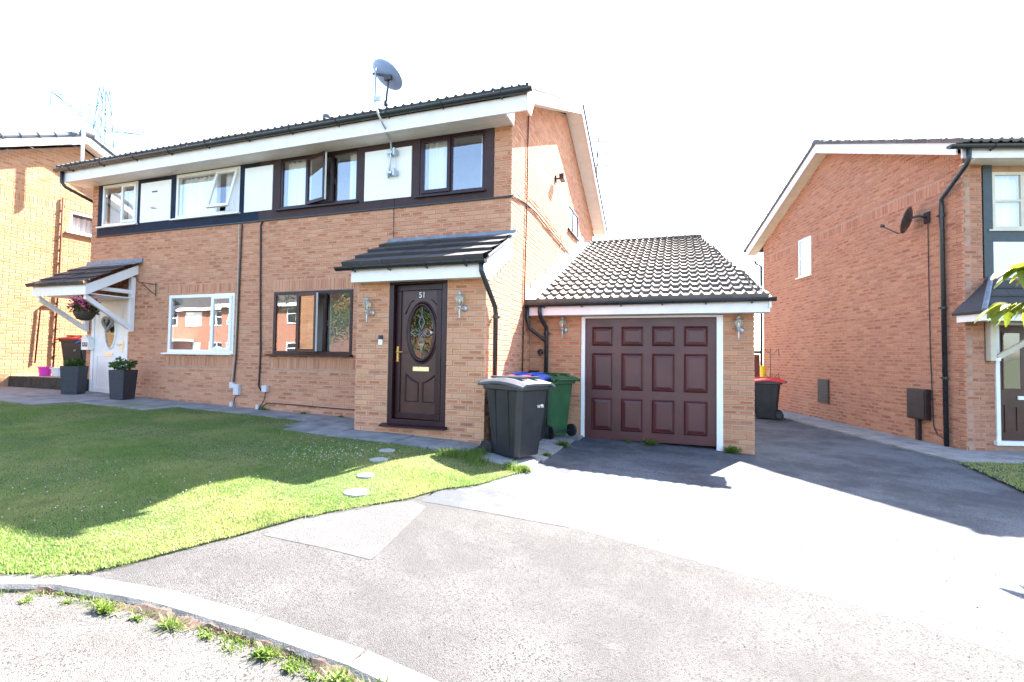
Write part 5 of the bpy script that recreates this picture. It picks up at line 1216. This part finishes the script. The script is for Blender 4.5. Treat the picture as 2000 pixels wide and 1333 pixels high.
# satellite dish on pole
PB = (-4.545, YW, 2.98); t = thing('satellite_dish', 'grey blue satellite dish on a tall bent steel pole above the gutter', 'satellite dish', PB)
m = MB(); m.tube([(-4.57, 6.93, 2.97), (-4.545, 6.93, 3.30), (-4.53, 6.93, 3.46), (-4.50, 6.86, 3.55), (-4.44, 6.60, 3.66), (-4.45, 6.44, 3.78), (-4.50, 6.40, 3.95), (-4.50, 6.40, 4.88)], [.017]*6+[.015, .013], 10); m.build('pole', M['galv'], t, smooth=True)
m = MB(); m.tube([(-4.50, 6.40, 4.80), (-4.50, 6.40, 5.0)], .006, 6); m.build('pole_tip', M['galv'], t)
m = MB(); m.tube([(-4.50, 6.40, 4.00), (-4.50, 6.40, 4.08)], .026, 10); m.box(-4.47, -4.39, 6.39, 6.41, 4.0, 4.07); m.build('pole_joint', M['galv'], t)
for z in (3.06, 3.40):
    m = MB(); m.box(-4.62, -4.42, 6.955, 6.985, z-.04, z+.04); m.box(-4.60, -4.50, 6.90, 6.955, z-.02, z+.02); m.box(-4.47, -4.44, 6.88, 6.955, z-.06, z+.06); m.build('wall_bracket', M['galv'], t)
m = MB(); m.tube([(-4.45, 6.955, 3.06), (-4.45, 6.955, 3.40)], .006, 6); m.build('bracket_rod', M['galv'], t)
dq = Matrix.Translation((-4.37, 6.52, 4.46)) @ Vector((.35, .38, .86)).to_track_quat('Z', 'Y').to_matrix().to_4x4()
m = MB(dq @ Matrix.Diagonal((1.0, .86, 1, 1))); m.lathe([(.001, -.05), (.12, -.046), (.22, -.025), (.285, .0), (.31, .012), (.305, .018), (.22, -.017), (.001, -.042)], n=32); m.build('reflector', M['dish_back'], t, smooth=True)
m = MB(); m.tube([(-4.56, 6.41, 4.46), (-4.40, 6.43, 4.42), (-4.28, 6.44, 4.38)], .02, 8); m.box(-4.36, -4.24, 6.42, 6.47, 4.33, 4.40); m.build('mount', M['dish_dark'], t)
m = MB(); m.tube([(-4.30, 6.46, 4.36), (-4.31, 6.46, 4.22), (-4.33, 6.47, 4.17), (-4.43, 6.60, 4.06)], .016, 8); m.lathe([(.03, 4.02), (.034, 4.05), (.03, 4.10)], (-4.44, 6.61, 0), 10); m.build('receiver_arm', M['dish_dark'], t, smooth=True)
# TV aerial and bird spikes on the right gable
AE = (-2.03, 12.85, 4.9); t = thing('tv_aerial', 'small grey television aerial on the rear slope of the main gable', 'aerial', AE)
m = MB(); m.tube([(-2.03, 12.85, 4.85), (-1.98, 12.85, 5.95)], .018, 6); m.build('mast', M['iron'], t)
for z in (5.15, 5.45, 5.80):
    m = MB(); m.tube([(-2.12, 12.75, z), (-1.70, 12.95, z+.02)], .012, 5)
    for i in range(5): m.tube([(-2.05+i*.07, 12.79+i*.035, z-.07), (-2.05+i*.07, 12.79+i*.035, z+.07)], .010, 4)
    m.build('element', M['iron'], t)
BS = (-2.0, 6.6, 4.05); t = thing('bird_spikes', 'thin upright bird spikes along the front gable verge', 'bird spikes', BS)
zv = lambda y: RZ-PT*abs(y-RY)+.04
m = MB(); m.tube([(xb+.05, 6.6, zv(6.6)), (xb+.05, 10.8, zv(10.8))], .004, 4); m.build('rail', M['cable'], t)
for i in range(15):
    y = 6.65+i*.29; m = MB(); m.tube([(xb+.05, y, zv(y)), (xb+.08, y, zv(y)+.19)], .007, 4); m.build('spike', M['black'], t)
# ================================================================== PYLON
def pylon():
    S = 1.25; base = Vector((-134.9*.5, 79.6*.5, -2)); t = thing('electricity_pylon', 'pale lattice electricity pylon rising behind the left roof', 'pylon', tuple(base), R(94), sub=False); t.scale = (.4, .4, .41)
    H = 66.2*S+2; 
    def hw(z): return 5.2*(1-z/H)**1.0+.9
    lv = [0, 12, 24, 35, 44, 52, 58, 63, 68, 73, 78, H]; r_ = .17
    for sx in (-1, 1):
        for sy_ in (-1, 1):
            m = MB(); m.tube([(sx*hw(z), sy_*hw(z), z) for z in lv], r_*1.3, 5); m.build('leg', M['pylon'], t)
    m = MB()
    for a, b in zip(lv, lv[1:]):
        ha, hb = hw(a), hw(b)
        for (p, q) in (((-1, -1), (1, -1)), ((1, -1), (1, 1)), ((1, 1), (-1, 1)), ((-1, 1), (-1, -1))):
            m.tube([(p[0]*ha, p[1]*ha, a), (q[0]*hb, q[1]*hb, b)], r_*.6, 4); m.tube([(q[0]*ha, q[1]*ha, a), (p[0]*hb, p[1]*hb, b)], r_*.6, 4); m.tube([(p[0]*hb, p[1]*hb, b), (q[0]*hb, q[1]*hb, b)], r_*.6, 4)
    m.build('lattice', M['pylon'], t)
    for s_ in (-1, 1):
        m = MB(); z0 = 58*S*1.0; tip = (s_*14, 0, z0+4)
        for yy in (-1, 1):
            m.tube([(s_*hw(z0), yy*hw(z0), z0), tip], r_, 4); m.tube([(s_*hw(z0+6), yy*hw(z0+6), z0+6), tip], r_*.7, 4)
        for k in range(1, 5):
            f = k/5; x = s_*(hw(z0)+(14-hw(z0))*f); m.tube([(x, -1.6*(1-f), z0+4*f), (x, 1.6*(1-f), z0+4*f)], r_*.5, 4); m.tube([(x, 0, z0+4*f), (x, 0, z0+6-2*f)], r_*.5, 4)
        m.build('cross_arm', M['pylon'], t)
        m = MB(); m.tube([tip, (tip[0], 0, tip[2]-4)], .16, 5); m.build('insulator', M['pylon'], t)
pylon()
# ================================================================== PATHS, SLABS, STONES
pr_ = bpy.data.objects.new('path', None); COL.objects.link(pr_); pr_['kind'] = 'structure'
def slab(x0, x1, y0, y1, par=pr_, dz=.012, mat=M['slab'], t=.05):
    j = lambda: random.uniform(-.004, .004); g_ = lambda x, y: float(G(x, y))+dz
    b = [(x0, y0), (x1, y0), (x1, y1), (x0, y1)]; zz = j(); m = MB()
    ct = [(x, y, g_(x, y)+zz) for x, y in b]; m.hexa([(x, y, z-t) for x, y, z in ct], ct); m.build('paving_slab', mat, par)
x = -14.5
while x < -4.55:
    w_ = .60 if x < -9 else random.choice((.6, .9)); x1_ = min(x+w_, -4.52)
    slab(x+.005, x1_-.005, 6.42 if x > -9.0 else 6.40, 7.0)
    if x < -9.0 : slab(x+.005, x1_-.005, 5.80, 6.39)
    if x < -10.4: slab(x+.005, x1_-.005, 5.19, 5.79)
    x = x1_
for i in range(2): slab(-5.55+i*.52+.005, -5.04+i*.52-.005, 5.82, 6.41)
for i in range(2): slab(-5.35+i*.45+.005, -4.91+i*.45-.005, 5.5, 5.81)
for i in range(4): slab(-4.5+i*.52+.005, -3.99+i*.52-.005, 5.46, 6.03)
for (a, b, c, d) in ((-2.41, -1.86, 5.32, 5.90), (-2.41, -1.86, 5.91, 6.5), (-2.41, -1.86, 6.51, 7.1), (-2.41, -1.86, 7.11, 7.7), (-2.41, -1.86, 7.71, 8.12), (-1.85, -1.6, 5.34, 5.90), (-1.85, -1.56, 5.91, 6.5), (-1.85, -1.55, 6.51, 7.1), (-1.85, -1.52, 7.11, 7.7), (-1.85, -1.46, 7.71, 8.12)):
    slab(a+.005, b-.005, c+.004, d-.004, dz=.002)
rp_ = bpy.data.objects.new('side_path', None); COL.objects.link(rp_); rp_['kind'] = 'structure'
for i in range(11):
    for k, (xa_, xb_) in enumerate(((-.93, -.47), (-.46, -.005))):
        y0 = -1.02+i*.78+(.0 if k else .0); q = [(xa_, y0+.005), (xb_, y0+.005), (xb_, y0+.775), (xa_, y0+.775)]
        P_ = [RL @ Vector((a, b, 0)) for a, b in q]; ct = [(p.x, p.y, float(G(p.x, p.y))+.01) for p in P_]; m = MB(); m.hexa([(a, b, c-.05) for a, b, c in ct], ct); m.build('paving_slab', M['slab'], rp_)
for i in range(8):
    q = [(.0+i*.62, -1.0), (.61+i*.62, -1.0), (.61+i*.62, -.01), (.0+i*.62, -.01)]
    P_ = [RL @ Vector((a, b, 0)) for a, b in q]; ct = [(p.x, p.y, float(G(p.x, p.y))+.012) for p in P_]; m = MB(); m.hexa([(a, b, c-.05) for a, b, c in ct], ct); m.build('paving_slab', M['slab'], rp_)
for i, (x, y, r_, lb) in enumerate(((-3.25, 5.02, .10, 'round stepping stone nearest the porch in the shaded lawn'), (-3.09, 4.62, .10, 'second round stepping stone, at the edge of the lawn shadow'), (-2.87, 4.07, .085, 'third round stepping stone, partly grown over and in sun'), (-2.65, 3.63, .11, 'bright round stepping stone nearest the driveway'))):
    m = MB(); m.lathe([(r_*.98, -.03), (r_, .0), (r_*.94, .008), (.001, .010)], n=28); o = m.build('stepping_stone', M['stone'], off=(0, 0, 0)); o.location = (x, y, float(G(x, y))+.004); tag(o, lb, 'stepping stone', 'round stones across the lawn')
# service cover frame in the pale patch
m = MB()
for k in range(5):
    m.box(-2.30+k*.05, -2.27+k*.05, 3.12+.02*k, 3.14+.02*k, -1.262, -1.255)
# small lawn at the right
v = []; nx_, ny_ = 16, 14
for i in range(nx_+1):
    for j in range(ny_+1):
        t = j/ny_; y = -1.03-4.2*t; xl = -.98-.40*t*4.2*.98; x = xl+(7+xl*0-xl)*i/nx_; p = RL @ Vector((x, y, 0)); v.append((p.x, p.y, float(G(p.x, p.y))+.012))
MB().add(v, [(i*(ny_+1)+j, i*(ny_+1)+j+1, (i+1)*(ny_+1)+j+1, (i+1)*(ny_+1)+j) for i in range(nx_) for j in range(ny_)]).build('side_lawn', M['turf'], kind='structure')
# ------------------------------------------------------------------ grass blades
def blades(P, h, name, mat, w_=.0035, lean=.5, label=None):
    n = len(P); rg = np.random.default_rng(n)
    a = rg.uniform(0, 2*np.pi, n); hh = h*rg.uniform(.55, 1.25, n); ln = rg.uniform(.1, lean, n)*hh; b = a+rg.normal(0, 1, n)
    dx_, dy_ = np.cos(a), np.sin(a); ox, oy = -dy_*w_, dx_*w_; lx_, ly_ = np.cos(b)*ln, np.sin(b)*ln
    V = np.empty((n, 5, 3)); 
    V[:, 0] = P+np.stack([-ox, -oy, 0*ox], 1); V[:, 1] = P+np.stack([ox, oy, 0*ox], 1)
    V[:, 2] = P+np.stack([ox*.8+lx_*.35, oy*.8+ly_*.35, hh*.6], 1); V[:, 3] = P+np.stack([-ox*.8+lx_*.35, -oy*.8+ly_*.35, hh*.6], 1)
    V[:, 4] = P+np.stack([lx_, ly_, hh*.95], 1)
    me = bpy.data.meshes.new(name); me.vertices.add(n*5); me.vertices.foreach_set('co', V.reshape(-1))
    me.loops.add(n*7); me.polygons.add(n*2); base = (np.arange(n)*5)[:, None]
    li = (base+np.array([[0, 1, 2, 3, 3, 2, 4]])).reshape(-1); me.loops.foreach_set('vertex_index', li.astype(np.int32))
    st = (np.arange(n)*7)[:, None]+np.array([[0, 4]]); me.polygons.foreach_set('loop_start', st.reshape(-1).astype(np.int32)); me.polygons.foreach_set('loop_total', np.tile([4, 3], n).astype(np.int32))
    me.update(calc_edges=True); me.materials.append(mat); o = bpy.data.objects.new(name, me); COL.objects.link(o); o['kind'] = 'stuff'
    if label: o['label'] = label
    return o
rg = np.random.default_rng(21)
N0 = 1500000; X = rg.uniform(-14.5, -1.62, N0); Y = rg.uniform(.6, 6.5, N0)
lo_ = np.array([lawn_lo(x) for x in np.linspace(-15, -1.6, 500)]); hi_ = np.array([pathe(x) for x in np.linspace(-15, -1.6, 500)]); xx = np.linspace(-15, -1.6, 500)
wob = .012*np.sin(X*23+Y*3)+.010*np.sin(X*61+1)+.014*np.sin(X*9.1+2)+rg.exponential(.012, N0)*-1
ok = (Y > np.interp(X, xx, lo_)-.025+wob) & (Y < np.interp(X, xx, hi_)+wob)
depth = X*CF.x+Y*CF.y; ok &= (depth > .5); sxp = 1000+FPX*(X*CR.x+Y*CR.y)/depth; ok &= (sxp > -250)
X, Y, depth = X[ok], Y[ok], depth[ok]
keep = rg.uniform(0, 1, len(X)) < np.clip((3.6/depth)**1.2, .10, 1); X, Y = X[keep], Y[keep]
for sx_, sy_, r_ in ((-3.25, 5.02, .085), (-3.09, 4.62, .08), (-2.87, 4.07, .055), (-2.65, 3.63, .09)):
    k = np.hypot(X-sx_, Y-sy_) > r_; X, Y = X[k], Y[k]
Z = G(X, Y)-.006
hvar = .030*(.75+.5*np.sin(X*2.1+Y*1.3)*np.sin(Y*2.9-X)) 
blades(np.stack([X, Y, Z], 1), np.maximum(.012, hvar*.8), 'lawn_grass', M['grass'], .0021, 1.1)
print('BLADES', len(X))
# longer grass by the bin and along edges
Pq = []
for (cx_, cy_, rr, n_) in ((-2.35, 5.35, .16, 700), (-2.55, 5.25, .12, 400), (-2.15, 5.15, .12, 300), (-1.75, 5.25, .10, 260), (-1.62, 5.3, .06, 200), (-2.3, 5.6, .08, 200)):
    a = rg.normal(0, rr*.6, (n_, 2)); Pq += [(cx_+p[0], cy_+p[1], float(G(cx_+p[0], cy_+p[1]))-.01) for p in a]
blades(np.array(Pq), .085, 'long_grass', M['weed'], .003, .8)
n_ = 15000; X = rg.uniform(-2.2, 7, n_); Yl = -1.03-rg.uniform(0, 4.2, n_); xl = -.98+.40*(Yl+1.03)*.98
ok = X > xl; P3 = [RL @ Vector((a, b, 0)) for a, b in zip(X[ok], Yl[ok])]
P3 = np.array([(p.x, p.y, 0) for p in P3]); P3[:, 2] = G(P3[:, 0], P3[:, 1])+.008
blades(np.repeat(P3, 4, 0)+rg.normal(0, .03, (len(P3)*4, 3))*[1, 1, 0], .035, 'side_lawn_grass', M['grass'], .005, .8)
# clover heads
V, F = [], []
for i in range(300):
    if i < 210: x, y = rg.normal(-3.75, .38), rg.normal(4.55, .28)
    else: x = rg.uniform(-5.5, -2.9); y = rg.uniform(max(lawn_lo(x), 1.9)+.1, 3.6)
    if y > pathe(x)-.1 or y < lawn_lo(x)+.05: continue
    z = float(G(x, y))+.03; r_ = .0052; b = len(V)
    V += [(x+r_, y, z), (x-r_, y, z), (x, y+r_, z), (x, y-r_, z), (x, y, z+r_), (x, y, z-r_)]; F += [(b, b+2, b+4), (b+2, b+1, b+4), (b+1, b+3, b+4), (b+3, b, b+4), (b+2, b, b+5), (b+1, b+2, b+5), (b+3, b+1, b+5), (b, b+3, b+5)]
m = MB(); m.add(V, F); m.build('clover_flowers', M['clover'], kind='stuff')
# ------------------------------------------------------------------ weeds
WD = [(-2.71, 1.715, .08, 'broad leaved weed against the kerb near the left corner'), (-2.30, 1.755, .075, 'small upright weed in the road gutter left of the middle'), (-2.08, 1.765, .05, 'thin grassy weed at the foot of the kerb'), (-1.75, 1.775, .08, 'spiky weed sprouting where the kerb begins to turn'), (-1.35, 1.775, .085, 'long bladed weed clump low on the kerb'), (-1.13, 1.755, .10, 'big leafy weed clump nearest the bottom edge'), (-3.15, 1.62, .05, 'low dry tuft by the kerb at the far left'),
      (-1.56, 7.03, .12, 'green weed growing beside the bins left of the garage door'), (-.37, 7.98, .13, 'weed growing in front of the garage door left of centre'), (-.72, 8.02, .06, 'tiny weed at the garage door foot'), (.80, 8.02, .14, 'bushy weed at the foot of the right garage pier'), (-1.60, 6.2, .08, 'weed between the slabs and drive by the dark bin'), (-6.2, 6.93, .09, 'weed at the wall base under the brown window'), (-5.4, 6.93, .09, 'weed at the wall base beside the porch'), (-7.1, 6.93, .10, 'weed at the wall base by the cable duct'), (-10.0, 6.93, .06, 'small weed at the wall base beside the leafy planter')]
more_w = [(-3.4, .05, 'wispy dry grass at the kerb foot, farthest left'), (-2.95, .045, 'low creeping weed in the gutter left of the broad leaved weed'), (-2.5, .05, 'reddish dry tuft between the first two gutter weeds'), (-1.92, .055, 'thin pale tuft on the gutter dirt before the kerb turns'), (-1.58, .06, 'low sprawling weed on the gutter dirt'), (-1.47, .05, 'little tuft just left of the long bladed clump'), (-1.22, .06, 'small tuft between the two largest gutter clumps'), (-1.02, .07, 'leafy tuft at the very bottom of the kerb')]
WD += [(x, kerb(x)-.165, s_, lb) for x, s_, lb in more_w]
WD += [(-1.72, 1.955, .03, 'tiny green sprig on top of the kerb joint'), (-1.30, 1.95, .035, 'small sprig growing behind the kerb'), (-1.08, 1.93, .035, 'yellow green sprig behind the kerb near the bottom')]
for i, (x, y, s_, lb) in enumerate(WD):
    rr = np.random.default_rng(100+i); V, F = [], []; kerbw = y < 2
    z = float(G(x, y))-(.058 if kerbw else .02) + 0
    nl = int(90+s_*1300)
    for k in range(nl):
        a = rr.uniform(0, 6.28); el_ = rr.uniform(.3, 1.35); gr_ = rr.uniform() < (.75 if i % 3 == 1 else .3); L_ = s_*(rr.uniform(.6, 1.3) if gr_ else rr.uniform(.2, .5)); w_ = L_*(.028 if gr_ else .22); c = np.array((x+rr.normal(0, s_*.35), y+rr.normal(0, s_*.15)-(.02 if kerbw else 0), z+(0 if gr_ else s_*rr.uniform(0, .5))))
        d = np.array((math.cos(a)*math.cos(el_), math.sin(a)*math.cos(el_), math.sin(el_))); e = np.array((-math.sin(a), math.cos(a), 0)); b = len(V)
        V += [tuple(c), tuple(c+d*L_*.5+e*w_), tuple(c+d*L_-np.array((0, 0, L_*.15))), tuple(c+d*L_*.5-e*w_)]; F.append((b, b+1, b+2, b+3))
    m = MB(); m.add(V, F); o = m.build('weed_clump', M['weed'], off=(x, y, z)); tag(o, lb, 'weed')
# dirt banked against the kerb face
v, f = [], []
xs_ = np.linspace(-5, .6, 420)
for x in xs_:
    k = kerb(x)-.10; z = float(G(x, k))-.042; h_ = .012+.012*max(0, math.sin(x*7.1)*.5+math.sin(x*17.3+1)*.35+math.sin(x*41)*.3+.25)+random.uniform(0, .006); w2 = .03+.05*max(0, math.sin(x*5.2+2)*.5+math.sin(x*13.1)*.4+.3)
    v += [(x, k+.012, z+h_), (x, k-.008, z+h_*.9), (x, k-w2*.5, z+h_*.45), (x, k-w2, z-.004)]
n = 4
MB().add(v, [(i*n+j, i*n+j+1, (i+1)*n+j+1, (i+1)*n+j) for i in range(len(xs_)-1) for j in range(3)]).build('gutter_dirt', M['soil'], kind='stuff')
# soil and dry debris in the road gutter
V, F = [], []
for i in range(15000):
    x = rg.uniform(-3.6, -.6); k = kerb(x)-.115; y = k+.012-abs(rg.normal(0, .05)); 
    if rg.uniform() > .35+.65*(math.sin(x*5.3)*.5+.5): continue
    s_ = rg.uniform(.002, .009); z = float(G(x, k))-.052+s_*.3+max(0, .022-(k+.012-y)*.5); b = len(V); q = rg.normal(0, 1, (4, 3)); q /= np.linalg.norm(q, axis=1)[:, None]; q *= s_*np.array((1, 1, .7)); V += [tuple(np.array((x, y, z))+p) for p in q]; F += [(b, b+1, b+2), (b, b+2, b+3), (b, b+3, b+1), (b+1, b+3, b+2)]
Pk = np.array([(x, kerb(x)-.118-abs(random.gauss(0, .03)), float(G(x, kerb(x)-.1))-.05) for x in [random.uniform(-3.7, -.8) for _ in range(2600)] if random.random() < .25+.75*max(0, math.sin(x*6.3)*.6+math.sin(x*15)*.4)])
blades(Pk, .035, 'gutter_grass', M['weed'], .0025, 1.2)
m = MB(); m.add(V, F); m.build('gutter_debris', M['soil'], kind='stuff')
# loose grit on the tarmac
V, F = [], []
for i in range(2600):
    x = rg.uniform(-2.6, 3.2); y = rg.uniform(1.8, 8)
    if y < kerb(x)+.05 or (x < -1.6 and y > edge(min(x, -1.63))): continue
    s_ = rg.uniform(.002, .006)*(1.6 if rg.uniform() > .97 else 1); z = float(G(x, y))-.017; b = len(V); q = rg.normal(0, 1, (4, 3)); q /= np.linalg.norm(q, axis=1)[:, None]; q *= s_; V += [tuple(np.array((x, y, z))+p) for p in q]; F += [(b, b+1, b+2), (b, b+2, b+3), (b, b+3, b+1), (b+1, b+3, b+2)]
m = MB(); m.add(V, F); m.build('loose_grit', M['slab'], kind='stuff')
# ------------------------------------------------------------------ young tree at the right, its twig reaches into view
TB = (4.35, 5.6, -1.43); t = thing('young_cherry_tree', 'young tree at the right edge whose yellow green leaves hang into view', 'tree', TB)
m = MB(); m.tube([TB, (4.33, 5.62, -.4), (4.28, 5.6, .6), (4.3, 5.65, 1.8), (4.25, 5.6, 2.6)], [.05, .042, .034, .022, .008], 8); m.build('trunk', M['bark'], t, smooth=True)
def leaf(P_, d, L_, droop=.3, w_=.26):
    d = Vector(d).normalized(); e = d.cross(Vector((0, 0, 1))).normalized(); e = (e+Vector((0, 0, random.uniform(-.5, .5)))).normalized(); V, F = [], []; n_ = 6
    for i in range(n_+1):
        s_ = i/n_; c = Vector(P_)+d*L_*s_+Vector((0, 0, -droop*L_*s_*s_)); ww = L_*w_*math.sin(math.pi*min(1, s_*.92+.05))**.8
        V += [tuple(c-e*ww+Vector((0, 0, ww*.35))), tuple(c), tuple(c+e*ww+Vector((0, 0, ww*.35)))]
    for i in range(n_):
        for k in (0, 1): F.append((i*3+k, i*3+k+1, i*3+3+k+1, i*3+3+k))
    return V, F
for (tw_, zs) in (([(4.29, 5.6, .75), (3.8, 5.6, .93), (3.35, 5.6, .93), (3.02, 5.6, .90), (2.90, 5.6, .86)], 0), ([(4.31, 5.6, .2), (3.7, 5.62, .50), (3.3, 5.6, .58), (3.0, 5.6, .56), (2.80, 5.6, .54)], 1), ([(4.28, 5.6, 1.2), (4.0, 5.9, 1.7), (3.7, 6.1, 2.0)], 2)):
    m = MB(); m.tube(tw_, [.012]+[.006]*(len(tw_)-1), 6); br = m.build('branch', M['bark'], t)
    if zs == 2: continue
    tip = Vector(tw_[-1]); rr = random.Random(31+zs)
    for i in range(22):
        f = i/21; p = Vector(tw_[-1])*(1-f)+Vector(tw_[2])*f; a = Vector((-1.0+rr.uniform(-.4, .9)*(1 if i % 2 else .6), rr.uniform(-.6, .6), rr.uniform(-.75, .12)))
        v_, f_ = leaf(p, a, rr.uniform(.15, .25), rr.uniform(.1, .6), .24); m = MB(); m.add(v_, f_); m.build('leaf', M['leafbright'], br, off=TB)
# brown fence panel and scroll bracket behind the garage
SH = (1.8, 14.3, -1.4); t = thing('garden_gate', 'red brown painted board gate glimpsed behind the garage pier', 'gate', SH)
for i in range(8):
    m = MB(); x = .6+i*.19; m.box(x, x+.18, 14.28, 14.32, -1.4, .16+(.02 if i < 7 else 0)); m.build('board', M['shed'], t)
m = MB(); m.box(.58, 2.13, 14.26, 14.34, .19, .26); m.build('top_rail', M['tile_dark'], t)
m = MB()
for (x, z) in ((2.22, .18), (2.22, -.42)):
    m.tube([(x-.16, 13.2, z+.10), (x-.08, 13.2, z), (x, 13.2, z+.12), (x, 13.2, z-.05), (x+.1, 13.2, z+.08), (x+.14, 13.2, z+.12), (x+.15, 13.2, z-.06)], .008, 6)
m.tube([(2.18, 13.2, .3), (2.18, 13.2, -1.41)], .008, 6)
tag(m.build('scroll_trellis', M['iron'], off=(2.2, 13.2, -1.41)), 'thin scrolled metal plant support standing behind the red lidded bin', 'plant support')
m = MB(); m.tube([(2.44, 16, -1.4), (2.44, 16, -.15)], .08, 10); tag(m.build('toy_post', M['yellow'], off=(2.44, 16, -1.4)), 'yellow thing glimpsed in the gap beside the brown gate', 'post')
